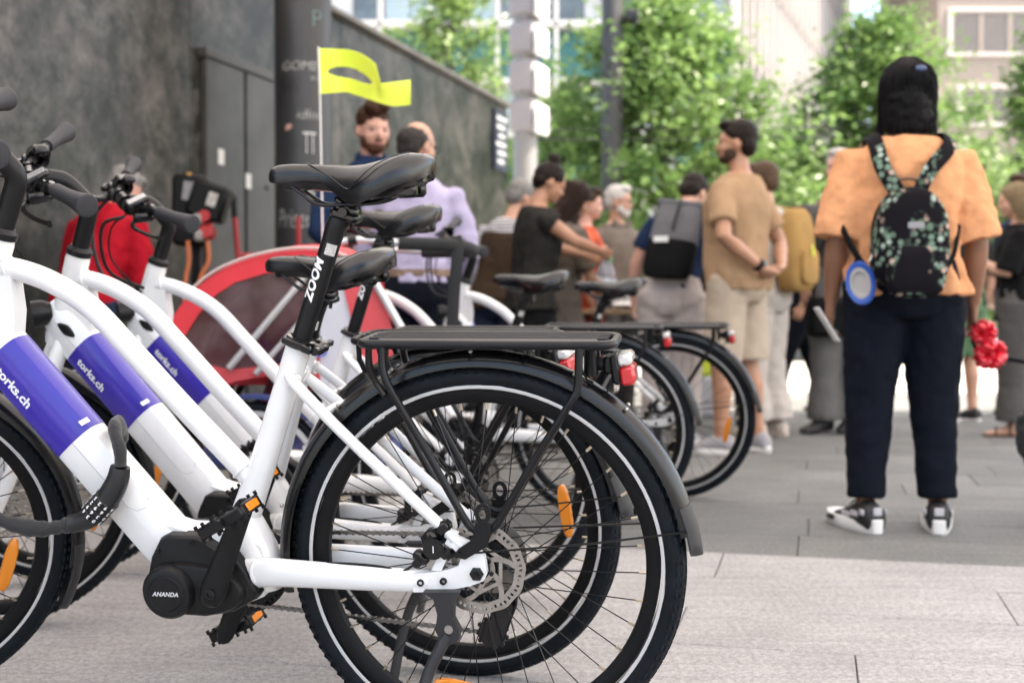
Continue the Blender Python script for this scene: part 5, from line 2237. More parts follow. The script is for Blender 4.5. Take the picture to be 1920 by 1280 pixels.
# neon yellow bag top; the pale lower part stands in for bright ground
bgp = Vector(((1297 - 960) / FPX * 9.4, 9.4, 0))
bagy = tag(empty('shopping_bag', bgp), 'neon yellow bag seen through the last bicycle wheel, its white base standing in for bright ground', 'bag')
obj('bright_ground_fill', MB().bbox((0, 0, .16), (.42, .2, .32), .03), M_tpale, bagy)
obj('upper_band', MB().bbox((0, 0, .40), (.42, .2, .17), .03), M_neon, bagy)
obj('handle', MB().tube(smooth_path([(-.1, 0, .48), (-.06, 0, .60), (.06, 0, .60), (.1, 0, .48)], 5), .01, 8), M_tpale, bagy)

# parked car far behind the people
car = tag(empty('parked_car', Vector((4.9, 21.5, 0))), 'white parked car far behind the walking legs', 'car')
cb = [(-2.1, .30), (-2.15, .62), (-1.95, .82), (-1.2, .92), (-.75, 1.36), (-.2, 1.46), (.9, 1.45), (1.6, 1.30), (2.05, .95), (2.15, .6), (2.1, .30)]
q = MB()
rings = []
for (y, k, dz) in ((-.84, .96, -.01), (-.88, 1, 0), (.88, 1, 0), (.84, .96, -.01)):
    rings.append([Vector((x * (k if z < 1 else k * .98), y * (1.0 if z < .95 else .86), z + dz)) for x, z in cb])
q.loft(rings)
obj('body', q, mat('car_white', (.70, .70, .70), .3, coat=.5), car, ang=30)
for sy in (-1, 1):
    obj('side_window', MB().prism([(-1.05, .95), (-.68, 1.30), (-.2, 1.38), (.85, 1.37), (1.4, 1.24), (1.7, .97)], sy * .86 - .01, sy * .86 + .01), M_glass, car, smooth=False)
    for x in (-1.3, 1.35):
        w = obj('wheel', MB().lathe([(.14, -.10), (.30, -.10), (.33, -.07), (.33, .07), (.30, .10), (.14, .10)], (x, sy * .80, .33), 'Y', 28), M_rubber, car)
        obj('rim', MB().lathe([(0, sy * .09), (.17, sy * .10), (.21, sy * .09), (.21, 0), (0, 0)], (x, sy * .80, .33), 'Y', 24, closed=False), M_steel, w)
    obj('sill_trim', MB().bbox((0, sy * .885, .27), (2.2, .03, .16), .01), M_black, car)
for x in (-2.13, 2.13):
    for sy in (-1, 1):
        obj('headlight' if x < 0 else 'tail_lamp', MB().bbox((x, sy * .6, .66), (.06, .34, .12), .02), M_clear if x < 0 else M_red, car)
# ------------------------------------------------------------------ people
def remesh(o, vox, sm=6, disp=0.0, dscale=.07, smf=.5):
    r = o.modifiers.new('remesh', 'REMESH')
    r.mode = 'VOXEL'
    r.voxel_size = vox
    r.use_smooth_shade = True
    if sm:
        s_ = o.modifiers.new('smooth', 'SMOOTH')
        s_.iterations = sm
        s_.factor = smf
    if disp:
        key = 'folds%.3f' % dscale
        tx_ = bpy.data.textures.get(key) or bpy.data.textures.new(key, 'CLOUDS')
        tx_.noise_scale = dscale
        tx_.noise_depth = 2
        d = o.modifiers.new('folds', 'DISPLACE')
        d.texture = tx_
        d.strength = disp
        d.mid_level = .5
        d.texture_coords = 'LOCAL'
    return o


def skin_mat(key, c):
    return mat('skin_' + key, c, .5, var=.08, vscale=14, subs=.15)


SK = {'light': (.52, .29, .20), 'tan': (.40, .205, .125), 'brown': (.235, .110, .062), 'pink': (.56, .31, .235)}


class Person:
    def __init__(self, label, X, Y, h, heading, skin='light', lean=0.0, side=0.0, head=(0, 0), bulk=1.0, sw=.185, feet=((-.09, 0, 0), (.09, 0, 0)),
                 armL=((-.25, -.02, 1.13), (-.25, .05, .90)), armR=((.25, -.02, 1.13), (.25, .05, .90)), knees=None, chest=1.0, hand=(True, True), hdir=(None, None), belly=0.0):
        self.k = h / 1.75
        self.root = tag(empty('person', (X, Y, 0), -R_(heading)), label, 'person')
        self.root.scale = (self.k,) * 3
        self.skin = skin_mat(skin, SK[skin])
        self.lean, self.side = R_(lean), R_(side)
        self.hy, self.hp = R_(head[0]), R_(head[1])
        self.bulk, self.sw, self.chest, self.belly = bulk, sw, chest, belly
        self.feet = feet
        self.armL, self.armR = armL, armR
        self.knees = knees
        self.hand = hand
        self.hdir = hdir
        self.HIP = Vector((0, 0, .93))
        self.body()

    # torso-space -> figure space
    def T(self, p):
        p = Vector(p)
        if p.z <= .93:
            return p
        q = p - self.HIP
        w = min(1, (p.z - .93) / .12)
        q = Matrix.Rotation(-self.lean * w, 3, 'X') @ q
        q = Matrix.Rotation(self.side * w, 3, 'Y') @ q
        return q + self.HIP

    # head-space -> figure space
    def H(self, p):
        p = Vector(p)
        c = Vector((0, 0, 1.53))
        q = Matrix.Rotation(-self.hy, 3, 'Z') @ Matrix.Rotation(-self.hp, 3, 'X') @ (p - c)
        return self.T(q + c)

    def hball(self, q, c, r, n=16):
        tmp = MB().ball(c, r, n)
        q.add([self.H(v) for v in tmp.v], tmp.f)

    def rings(self, spec, grow=0.0, n=28, fold=0.0):
        out = []
        z_lo, z_hi = spec[0][0], spec[-1][0]
        if fold:
            n = 96
            # more levels so that the folds can wander
            fine = []
            for a_, b_ in zip(spec, spec[1:]):
                for j in range(4):
                    f_ = j / 4
                    fine.append(tuple(a_[k] + (b_[k] - a_[k]) * f_ for k in range(4)))
            spec = fine + [spec[-1]]
        for (z, hx, hy, yo) in spec:
            ring = []
            for k in range(n):
                a = 2 * PI * k / n
                c, s = math.cos(a), math.sin(a)
                ex = .80
                x = (hx * self.bulk + grow) * math.copysign(abs(c) ** ex, c)
                y = yo + (hy * self.bulk + grow) * math.copysign(abs(s) ** ex, s)
                if fold:
                    dn = (z_hi - z) / (z_hi - z_lo)
                    amp = fold * (.25 + .9 * dn) * (1 if z < 1.36 else .25)
                    w = math.sin(7 * a + 5.0 * z + 2.2 * math.sin(3 * a + z * 9)) * .7 + .6 * math.sin(13 * a - 9 * z + 1.7 * math.sin(2 * a)) + .5 * math.sin(31 * z + 3.0 * math.sin(a * 2 + 1)) * max(0, dn - .25)
                    f_ = 1 + amp * w / max(.08, math.hypot(x, y - yo))
                    x, y = x * f_, yo + (y - yo) * f_
                ring.append(self.T((x, y, z)))
            out.append(ring)
        return out

    def torso_spec(self):
        c = self.chest
        b_ = self.belly
        return [(.80, .10, .085, -.01), (.86, .150, .108, -.015), (.93, .158, .112, -.015), (1.02, .138 + b_ * .6, .100 + b_, b_ * .5), (1.10, .132 + b_ * .6, .098 + b_, b_ * .6), (1.22, .150 * c, .108 * c, .004), (1.32, .160 * c, .108 * c, -.002),
                (1.385, .150, .092, -.010), (1.425, .118, .078, -.016), (1.455, .085, .066, -.018), (1.485, .060, .056, -.014)]

    def legpts(self, i):
        sx = (-1, 1)[i]
        fx, fy, yaw = self.feet[i][:3]
        fz = self.feet[i][3] if len(self.feet[i]) > 3 else 0.0
        hip = Vector((sx * .088 * self.bulk, -.005, .90))
        ank = Vector((fx, fy - .02, .085 + fz))
        if self.knees and self.knees[i]:
            kn = Vector(self.knees[i])
        else:
            kn = hip.lerp(ank, .52) + Vector((0, .025, 0))
        return hip, kn, ank, yaw

    def armpts(self, i):
        sx = (-1, 1)[i]
        e, w = (self.armL, self.armR)[i]
        sh = self.T((sx * self.sw * (1 + (self.bulk - 1) * .45), -.012, 1.375))
        return sh, self.T(e), self.T(w)

    def body(self):
        q = MB()
        # head
        self.hball(q, (0, .0, 1.655), (.074, .094, .100))
        self.hball(q, (0, .022, 1.612), (.066, .078, .085))
        self.hball(q, (0, .045, 1.570), (.046, .046, .042))
        self.hball(q, (0, .078, 1.552), (.022, .018, .016), 10)
        self.hball(q, (0, .100, 1.617), (.0125, .020, .014), 10)
        self.hball(q, (0, .093, 1.637), (.009, .014, .024), 10)
        self.hball(q, (0, .084, 1.661), (.048, .016, .010), 12)
        self.hball(q, (0, .088, 1.578), (.024, .012, .008), 10)
        for s in (-1, 1):
            self.hball(q, (s * .077, -.006, 1.625), (.010, .020, .031), 12)
            self.hball(q, (s * .036, .062, 1.610), (.026, .024, .024), 12)
        q.tube([self.T((0, -.022, 1.44)), self.T((0, -.016, 1.50)), self.H((0, -.006, 1.56)), self.H((0, .0, 1.60))], [.060, .054, .052, .05], 18)
        q.loft(self.rings(self.torso_spec()))
        b_ = .5 + .5 * self.bulk
        for i in (0, 1):
            sh, el, wr = self.armpts(i)
            inn = self.T(((-1, 1)[i] * .11, -.012, 1.385))
            q.tube([inn, sh, sh.lerp(el, .35), el, el.lerp(wr, .3), wr], [.046 * b_, .050 * b_, .047 * b_, .038 * b_, .039 * b_, .0255], 16)
            if self.hand[i]:
                self.mkhand(q, i, el, wr)
            hip, kn, ank, yaw = self.legpts(i)
            q.tube([hip + Vector((0, 0, .02)), hip.lerp(kn, .3), kn + (hip - kn) * .1, kn, kn.lerp(ank, .3) + Vector((0, -.012, 0)), kn.lerp(ank, .75), ank, ank - Vector((0, 0, .03))], [.085 * b_, .078 * b_, .058, .055, .055, .038, .035, .034], 18)
            # foot
            fz = ank.z - .085
            f = MB()
            f.loft([[Vector((w * math.cos(a), y, max(.008, zc + hh * math.sin(a)))) for a in [2 * PI * t / 14 for t in range(14)]] for (y, w, zc, hh) in ((-.055, .018, .035, .025), (-.045, .030, .035, .035), (0, .034, .045, .045), (.06, .038, .032, .034), (.12, .043, .022, .022), (.165, .038, .018, .016), (.185, .020, .014, .008))])
            ry = Matrix.Rotation(-R_(yaw), 3, 'Z')
            q.add([ry @ Vector(v) + Vector((ank.x, ank.y, fz)) for v in f.v], f.f)
        o = obj('body', q, self.skin, self.root, fix=False)
        remesh(o, .0075, 4)
        # eyes, brows, mouth
        for s in (-1, 1):
            e = MB()
            self.hball(e, (s * .031, .0835, 1.640), (.0125, .007, .0065), 10)
            obj('eye', e, mat('eye_dark', (.03, .022, .02), .25), self.root, fix=False)
        m_ = MB()
        self.hball(m_, (0, .0985, 1.5785), (.021, .0045, .0055), 10)
        obj('mouth', m_, mat('lips', (.36, .13, .11), .5), self.root, fix=False)

    def mkhand(self, q, i, el, wr):
        sx = (-1, 1)[i]
        d = (wr - el).normalized()
        if self.hdir[i] is not None:
            d = Vector(self.hdir[i]).normalized()
        # palm faces the body (towards -sx x)
        pn = Vector((-sx, 0, 0))
        pn = (pn - d * pn.dot(d))
        if pn.length < .2:
            pn = Vector((0, 0, -1)) - d * Vector((0, 0, -1)).dot(d)
        pn.normalize()
        wv = d.cross(pn)          # across the knuckles
        if wv.y < 0:
            wv = -wv
        pal = []
        for (t, w, th) in ((-.01, .024, .020), (.02, .032, .018), (.055, .040, .016), (.085, .041, .0135), (.093, .036, .010)):
            c = wr + d * t
            pal.append([c + wv * (w * math.cos(a)) + pn * (th * math.sin(a)) for a in [2 * PI * k / 14 for k in range(14)]])
        q.loft(pal)
        for k, (off, L) in enumerate(((.030, .068), (.0105, .076), (-.0095, .071), (-.029, .056))):
            b0 = wr + d * .082 + wv * off
            c1 = b0 + (d * .85 + pn * .35).normalized() * L * .45
            c2 = c1 + (d * .55 + pn * .8).normalized() * L * .33
            c3 = c2 + (d * .2 + pn * 1.0).normalized() * L * .25
            q.tube([b0, c1, c2, c3], [.0095, .0090, .0083, .0068], 8)
        t0 = wr + d * .025 + wv * .026
        t1 = t0 + (d * .6 + wv * .6 + pn * .4).normalized() * .038
        t2 = t1 + (d * .9 + wv * .05 + pn * .4).normalized() * .036
        q.tube([t0, t1, t2], [.013, .0105, .0085], 8)

    # ---- clothing
    def top(self, m, hem=.90, sleeve=.8, loose=.022, flare=0.0, disp=.014, name='shirt', neck=1.47, vox=.011, armgrow=.0, dscale=.07, neckw=.0, fold=.006):
        q = MB()
        spec = [s for s in self.torso_spec() if s[0] > hem + .02 and s[0] < neck]
        base = [s for s in self.torso_spec()]
        # interpolate hem and neck rings

        def samp(z):
            for a, b_ in zip(base, base[1:]):
                if a[0] <= z <= b_[0]:
                    f = (z - a[0]) / (b_[0] - a[0])
                    return tuple(a[k] + (b_[k] - a[k]) * f for k in range(4))
            return base[0] if z < base[0][0] else base[-1]
        hs = samp(hem)
        hs = (hem, max(hs[1], .150 + flare), max(hs[2], .105 + flare), hs[3])
        ns = samp(neck)
        spec = [hs] + [(z, max(a, .142 + flare * (1.1 - z) * 2 if z < 1.1 else a), max(c, .100) if z < 1.1 else c, yo) for z, a, c, yo in spec] + [(neck, ns[1] + neckw, ns[2] + neckw, ns[3])]
        q.loft(self.rings(spec, loose, fold=fold))
        b_ = .5 + .5 * self.bulk
        for i in (0, 1):
            sh, el, wr = self.armpts(i)
            if sleeve > 0:
                inn = self.T(((-1, 1)[i] * .10, -.014, 1.375))
                g = loose * .8 + armgrow
                if sleeve <= 1:
                    end = sh.lerp(el, sleeve)
                    q.tube([inn, sh, sh.lerp(end, .5), end], [.046 * b_ + g * .4, .050 * b_ + g * .6, .053 * b_ + g * .9, .052 * b_ + g * 1.15], 18)
                else:
                    end = el.lerp(wr, sleeve - 1)
                    q.tube([inn, sh, sh.lerp(el, .5), el, el.lerp(end, .5), end], [.046 * b_ + g * .4, .050 * b_ + g * .6, .050 * b_ + g, .043 * b_ + g, .040 * b_ + g, .034 + g * .8], 18)
        o = obj(name, q, m, self.root, fix=False)
        remesh(o, vox, 3 if fold else 5, disp, dscale)
        return o

    def trousers(self, m, length=1.0, loose=.016, disp=.012, waist=1.03, hemr=None, name='trousers', vox=.011):
        q = MB()
        spec = [(.80, .095, .085, -.01), (.86, .150, .110, -.015), (.93, .158, .114, -.015), (1.0, .142 + self.belly * .5, .104 + self.belly * .8, self.belly * .4), (waist, .138 + self.belly * .5, .100 + self.belly * .8, self.belly * .4)]
        q.loft(self.rings(spec, loose))
        b_ = .5 + .5 * self.bulk
        for i in (0, 1):
            hip, kn, ank, yaw = self.legpts(i)
            if length <= .55:
                f = length / .52
                end = hip.lerp(kn, f)
                q.tube([hip + Vector((0, 0, .03)), hip.lerp(end, .4), end], [.092 * b_ + loose, .088 * b_ + loose, (hemr or .082 * b_) + loose], 20)
            else:
                f = (length - .52) / .48
                end = kn.lerp(ank, f)
                hr = hemr or .050
                q.tube([hip + Vector((0, 0, .03)), hip.lerp(kn, .35), kn + (hip - kn) * .1, kn.lerp(end, .35), kn.lerp(end, .8), end], [.092 * b_ + loose, .084 * b_ + loose, .064 * b_ + loose, .058 + loose, hr + loose, hr + loose], 20)
        o = obj(name, q, m, self.root, fix=False)
        remesh(o, vox, 5, disp, .06)
        return o

    def skirt(self, m, z0=.35, z1=1.05, w=.21, name='skirt', disp=.02):
        q = MB()
        q.loft(self.rings([(z0, w, w * .85, 0), ((z0 + .8) / 2, w * .95, w * .78, 0), (.86, .158, .118, -.01), (.95, .156, .115, -.01), (z1, .138, .1, 0)], .02))
        o = obj(name, q, m, self.root, fix=False)
        remesh(o, .012, 5, disp, .09)
        return o

    def shoes(self, m, sole=None, tall=.0, solet=.026, big=1.0):
        for i in (0, 1):
            hip, kn, ank, yaw = self.legpts(i)
            fz = ank.z - .085
            ry = Matrix.Rotation(-R_(yaw), 3, 'Z')
            f = MB()
            f.loft([[Vector((big * w * math.cos(a), y * big, max(.012, zc + hh * math.sin(a)))) for a in [2 * PI * t / 18 for t in range(18)]] for (y, w, zc, hh) in ((-.075, .022, .050, .03), (-.066, .036, .052, .045 + tall * .5), (-.02, .040, .060, .058 + tall), (.03, .042, .055, .055), (.08, .045, .040, .042), (.13, .049, .032, .030), (.175, .044, .028, .022), (.200, .026, .024, .012))])
            f.v = [tuple(ry @ Vector(v) + Vector((ank.x, ank.y, fz))) for v in f.v]
            o = obj('shoe', f, m, self.root, ang=60)
            if sole:
                s_ = MB()
                n = 24
                rr = []
                for z, g in ((0.0, .96), (.006, 1.03), (solet, 1.05), (solet + .004, .98)):
                    ring = []
                    for t in range(n):
                        a = 2 * PI * t / n
                        y = .062 + .145 * math.sin(a)
                        w = (.047 if y > .04 else .040) * math.copysign(abs(math.cos(a)) ** .7, math.cos(a))
                        ring.append(ry @ Vector((w * g * big, y * g * big, z + (.008 if y < -.06 or y > .18 else 0) * (z > .01))) + Vector((ank.x, ank.y, fz)))
                    rr.append(ring)
                s_.loft(rr)
                obj('sole', s_, sole, o, ang=40)

    def hair(self, m, style='short', disp=.012):
        q = MB()
        if style == 'short':
            self.hball(q, (0, -.016, 1.680), (.083, .098, .090), 20)
            self.hball(q, (0, -.050, 1.635), (.076, .058, .075), 16)
            self.hball(q, (0, .050, 1.735), (.060, .050, .030), 14)
        elif style == 'quiff':
            self.hball(q, (0, -.012, 1.685), (.083, .098, .085), 20)
            self.hball(q, (0, -.050, 1.640), (.076, .056, .070), 16)
            self.hball(q, (0, .045, 1.752), (.066, .060, .040), 14)
            self.hball(q, (.02, .070, 1.740), (.045, .036, .034), 14)
        elif style == 'receding':
            self.hball(q, (0, -.028, 1.655), (.083, .090, .072), 20)
            self.hball(q, (0, -.055, 1.620), (.074, .052, .068), 16)
        elif style == 'bob':
            rr = []
            for (z, hx, hy, yo) in ((1.485, .070, .050, -.050), (1.50, .088, .062, -.050), (1.55, .096, .076, -.045), (1.61, .098, .090, -.036), (1.68, .096, .102, -.022), (1.725, .080, .088, -.016), (1.752, .052, .056, -.014), (1.762, .02, .02, -.014)):
                rr.append([self.H((hx * math.cos(2 * PI * k / 28), yo + hy * math.sin(2 * PI * k / 28), z)) for k in range(28)])
            q.loft(rr)
        elif style == 'long':
            self.hball(q, (0, -.014, 1.685), (.090, .104, .090), 20)
            self.hball(q, (0, -.060, 1.560), (.095, .055, .14), 18)
            self.hball(q, (0, -.075, 1.42), (.10, .045, .14), 18)
            for s in (-1, 1):
                self.hball(q, (s * .074, .0, 1.575), (.026, .045, .11), 14)
                self.hball(q, (s * .085, .035, 1.43), (.032, .035, .12), 14)
        elif style == 'bun':
            self.hball(q, (0, -.016, 1.675), (.084, .100, .092), 20)
            self.hball(q, (0, -.052, 1.630), (.074, .055, .066), 16)
            self.hball(q, (0, -.040, 1.782), (.042, .042, .036), 14)
        o = obj('hair', q, m, self.root, fix=False)
        remesh(o, .0065, 2, disp, .022)
        if style in ('bob', 'long'):
            rg = random.Random(int(self.root.location.x * 1000))
            st2 = MB()
            zend = 1.475 if style == 'bob' else 1.33
            for k in range(190):
                a = R_(-212 + 244 * (k + rg.random()) / 190)
                pts, rs_ = [], []
                ze = zend + rg.uniform(-.02, .035)
                ph_ = rg.random() * 6
                flip = rg.uniform(-.10, .26)
                for j in range(9):
                    f = j / 8
                    z = 1.764 + (ze - 1.764) * f
                    if z > 1.68:
                        rad = math.sqrt(max(0, 1 - ((z - 1.66) / .108) ** 2))
                        hx, hy = .098 * rad, .104 * rad
                    elif z > 1.55:
                        hx, hy = .099, .098 - .022 * (1.68 - z) / .13
                    else:
                        hx, hy = .099 - .010 * (1.55 - z) / .07 * (1 if style == 'bob' else -.1), .076
                    g = 1 + rg.uniform(.0, .035) + .03 * math.sin(ph_ + f * 4)
                    if f > .7:
                        g += flip * ((f - .7) / .3) ** 2
                    pts.append(self.H((hx * g * math.cos(a) + .004 * math.sin(ph_ + 5 * f), -.028 + hy * g * math.sin(a), z)))
                    rs_.append(.0042 * (1 - .75 * f))
                st2.tube(pts, rs_, 5)
            so = obj('hair_strands', st2, m, self.root, fix=False)
            so['kind'] = 'stuff'
        return o

    def beard(self, m, long=.0):
        q = MB()
        self.hball(q, (0, .052, 1.555), (.050, .048, .034 + long), 16)
        self.hball(q, (0, .094, 1.592), (.027, .012, .008), 10)
        for s in (-1, 1):
            self.hball(q, (s * .052, .030, 1.580), (.020, .036, .036), 12)
        o = obj('beard', q, m, self.root, fix=False)
        remesh(o, .006, 2, .006, .015)

    def glasses(self, m):
        q = MB()
        for s in (-1, 1):
            tmp = MB().tube([(s * .034 + .024 * math.cos(a), .104, 1.638 + .018 * math.sin(a)) for a in [2 * PI * t / 16 for t in range(16)]], .0022, 6, closed=True)
            tmp.tube([(s * .058, .102, 1.642), (s * .082, .05, 1.642), (s * .084, -.01, 1.636)], .002, 6)
            q.add([self.H(v) for v in tmp.v], tmp.f)
        tmp = MB().tube([(-.01, .106, 1.642), (.01, .106, 1.642)], .002, 6)
        q.add([self.H(v) for v in tmp.v], tmp.f)
        obj('glasses', q, m, self.root)

    def wear(self, name, label, cat):
        e = tag(empty(name, self.root.location), label, cat)
        e.rotation_euler = self.root.rotation_euler
        e.scale = self.root.scale
        return e


def hairm(key, c):
    return mat('hair_' + key, c, .5, var=.35, vscale=90, bump=.25, bscale=220, spec=.12)


H_black, H_dark, H_brown = hairm('black', (.0035, .003, .0035)), hairm('dark', (.014, .009, .007)), hairm('brown', (.045, .022, .012))
H_grey, H_white, H_blond = hairm('grey', (.20, .19, .18)), hairm('white', (.48, .46, .44)), hairm('blond', (.20, .145, .085))


def cloth(key, c, var=.08, rough=.85, **kw):
    return mat('cloth_' + key, c, rough, var=var, vscale=9, bump=.25, bscale=420, spec=.12, **kw)


C_orange = cloth('apricot', (.66, .315, .155))
C_navy = cloth('navy', (.0045, .006, .0115), rough=.9)
C_tan = cloth('camel', (.345, .222, .130))
C_beige = cloth('beige', (.42, .345, .27))
C_cream = cloth('cream', (.48, .44, .405))
C_black = cloth('black', (.005, .005, .0055))
C_char = cloth('charcoal', (.020, .019, .017))
C_lav = cloth('lavender', (.42, .38, .53))
C_red = cloth('red', (.34, .006, .016))
C_grey = cloth('grey', (.075, .072, .070))
C_gsh = cloth('taupe_shirt', (.155, .13, .11))
C_brown = cloth('brown', (.055, .035, .022))
C_taupe = cloth('taupe', (.12, .10, .082))
C_green = cloth('green', (.10, .18, .10))
C_jean = cloth('jean', (.02, .03, .06))
C_coral = cloth('coral', (.48, .09, .045), var=.5)
C_blue = cloth('blue', (.012, .026, .065))
C_white = cloth('white', (.6, .59, .6))


def stripe_mat():
    m = cloth('striped', (.5, .49, .5)).copy()
    nt = m.node_tree
    b_ = nt.nodes['Principled BSDF']
    tc = nt.nodes.new('ShaderNodeTexCoord')
    w = nt.nodes.new('ShaderNodeTexWave')
    w.bands_direction = 'Z'
    w.inputs['Scale'].default_value = 14
    w.inputs['Distortion'].default_value = .6
    nt.links.new(tc.outputs['Object'], w.inputs['Vector'])
    r = nt.nodes.new('ShaderNodeValToRGB')
    r.color_ramp.elements[0].position = .35
    r.color_ramp.elements[0].color = (.14, .14, .17, 1)
    r.color_ramp.elements[1].position = .55
    r.color_ramp.elements[1].color = (.6, .59, .6, 1)
    nt.links.new(w.outputs['Fac'], r.inputs['Fac'])
    nt.links.new(r.outputs['Color'], b_.inputs['Base Color'])
    return m


def floral_mat():
    m = mat('backpack_floral', (.006, .005, .007), .8, bump=.2, bscale=300, spec=.1)
    nt = m.node_tree
    b_ = nt.nodes['Principled BSDF']
    tc = nt.nodes.new('ShaderNodeTexCoord')
    n1 = nt.nodes.new('ShaderNodeTexNoise')
    n1.inputs['Scale'].default_value = 7
    n1.inputs['Detail'].default_value = 1
    nt.links.new(tc.outputs['Object'], n1.inputs['Vector'])
    v = nt.nodes.new('ShaderNodeTexVoronoi')
    v.inputs['Scale'].default_value = 40
    nt.links.new(tc.outputs['Object'], v.inputs['Vector'])
    a = nt.nodes.new('ShaderNodeMapRange')
    a.inputs[1].default_value, a.inputs[2].default_value = .46, .52
    nt.links.new(n1.outputs['Fac'], a.inputs[0])
    c = nt.nodes.new('ShaderNodeMapRange')
    c.inputs[1].default_value, c.inputs[2].default_value = .58, .30
    nt.links.new(v.outputs['Distance'], c.inputs[0])
    mu = nt.nodes.new('ShaderNodeMath')
    mu.operation = 'MULTIPLY'
    nt.links.new(a.outputs[0], mu.inputs[0])
    nt.links.new(c.outputs[0], mu.inputs[1])
    rp = nt.nodes.new('ShaderNodeValToRGB')
    rp.color_ramp.interpolation = 'CONSTANT'
    e = rp.color_ramp.elements
    e[0].color = (.16, .24, .18, 1)
    e[1].position = .45
    e[1].color = (.34, .42, .36, 1)
    x = e.new(.7)
    x.color = (.46, .34, .28, 1)
    x = e.new(.86)
    x.color = (.10, .16, .11, 1)
    sp = nt.nodes.new('ShaderNodeSeparateColor')
    nt.links.new(v.outputs['Color'], sp.inputs[0])
    nt.links.new(sp.outputs[0], rp.inputs['Fac'])
    mx = nt.nodes.new('ShaderNodeMix')
    mx.data_type = 'RGBA'
    nt.links.new(mu.outputs[0], mx.inputs[0])
    mx.inputs[6].default_value = (.006, .005, .007, 1)
    nt.links.new(rp.outputs['Color'], mx.inputs[7])
    nt.links.new(mx.outputs[2], b_.inputs['Base Color'])
    return m


M_sole = mat('sole_white', (.74, .73, .71), .6)
M_shoeb = mat('shoe_black', (.010, .010, .011), .55)
M_shoeg = mat('shoe_grey', (.30, .29, .31), .7)
M_shoec = mat('shoe_cream', (.52, .45, .38), .7)

# ---- woman in orange seen from behind
p1 = Person('person in an oversized orange t-shirt and navy trousers, seen from behind, with floral backpack', 1.415, 4.42, 1.68, 2, 'brown', bulk=1.19, sw=.185, belly=.012,
            feet=((-.145, .0, -16), (.125, .0, 14)), armL=((-.255, -.02, 1.085), (-.262, .05, .860)), armR=((.262, -.02, 1.08), (.270, .04, .850)), head=(6, -4), hdir=((-.02, .25, -1), (0, .2, -1)))
p1.top(C_orange, hem=.885, sleeve=.97, loose=.028, flare=.018, disp=.020, armgrow=.010, vox=.008, dscale=.055, fold=.018)
p1.trousers(cloth('navy_twill', (.005, .007, .013), rough=.9), length=.95, loose=.024, disp=.018, hemr=.048)
hr = p1.hair(H_black, 'bob', .009)
q = MB()
p1.hball(q, (.03, -.118, 1.715), (.022, .008, .012), 10)
obj('hair_clip', q, mat('clip_blue', (.05, .08, .16), .3), p1.root, fix=False)
p1.shoes(M_shoeb, M_sole, tall=.012, solet=.044, big=1.16)
for i in (0, 1):
    hip, kn, ank, yaw = p1.legpts(i)
    ry = Matrix.Rotation(-R_(yaw), 3, 'Z')
    q = MB()
    for s in (-1, 1):
        for (y, z, L) in ((.0, .068, .05), (.06, .058, .06), (-.055, .08, .03)):
            q.bbox(ry @ Vector((s * .047, y, z)) + Vector((ank.x, ank.y, 0)), (.008, L, .022), .003, ry)
    q.bbox(ry @ Vector((0, -.088, .085)) + Vector((ank.x, ank.y, 0)), (.034, .008, .03), .003, ry)
    q.tube(smooth_path([ry @ Vector(v) + Vector((ank.x, ank.y, 0)) for v in ((-.03, .075, .088), (.0, .07, .11), (.03, .07, .088), (.0, .085, .098), (-.03, .06, .10))], 4), .005, 6)
    obj('shoe_trim', q, mat('shoe_silver', (.46, .45, .47), .5), p1.root)
# backpack
bp = p1.wear('floral_backpack', 'small black backpack with pale flower print worn over the orange t-shirt', 'backpack')
M_flo = floral_mat()
cx_ = -.045
prof = []
for k in range(36):
    a = 2 * PI * k / 36
    c, s = math.cos(a), math.sin(a)
    x = .130 * math.copysign(abs(c) ** (.55 if s < 0 else .85), c)
    z = (.205 if s > 0 else .150) * math.copysign(abs(s) ** (.8 if s > 0 else .45), s)
    prof.append((x, z))
rings = []
for (y, g) in ((-.165, .97), (-.185, 1.0), (-.255, 1.0), (-.285, .95), (-.297, .84), (-.300, .5)):
    rings.append([Vector((cx_ + x * g, y, 1.06 + z * g)) for x, z in prof])
obj('bag_body', MB().loft(rings), M_flo, bp, ang=60)
rings = []
for (y, g) in ((-.29, .80), (-.315, .78), (-.328, .68), (-.331, .3)):
    rings.append([Vector((cx_ + x * g, y, .99 + min(z, .08) * g)) for x, z in prof])
obj('front_pocket', MB().loft(rings), M_flo, bp, ang=60)
obj('logo_patch', MB().bbox((cx_, -.303, 1.125), (.058, .005, .022), .002), mat('patch_grey', (.24, .24, .25), .5), bp)
obj('top_loop', MB().tube(smooth_path([(cx_ - .045, -.20, 1.255), (cx_ - .03, -.195, 1.295), (cx_ + .03, -.195, 1.295), (cx_ + .045, -.20, 1.255)], 5), .0055, 8), mat('loop_brown', (.10, .05, .03), .6), bp)
for s in (-1, 1):
    pts = smooth_path([(cx_ + s * .035, -.205, 1.245), (cx_ + s * .085, -.190, 1.335), (s * .128 - .012, -.138, 1.415), (s * .138, -.075, 1.462), (s * .138, .01, 1.468), (s * .145, .11, 1.39)], 5)
    obj('shoulder_strap', MB().tube(pts, .024, 12, ell=(1.2, .28), up=(s * -.85, -.25, .5)), M_flo, bp, ang=60)
    pts = smooth_path([(cx_ + s * .12, -.19, .95), (cx_ + s * .175, -.165, 1.03), (cx_ + s * .215, -.10, 1.14)], 5)
    obj('lower_strap', MB().tube(pts, .008, 8, ell=(1.4, .5)), C_black, bp)
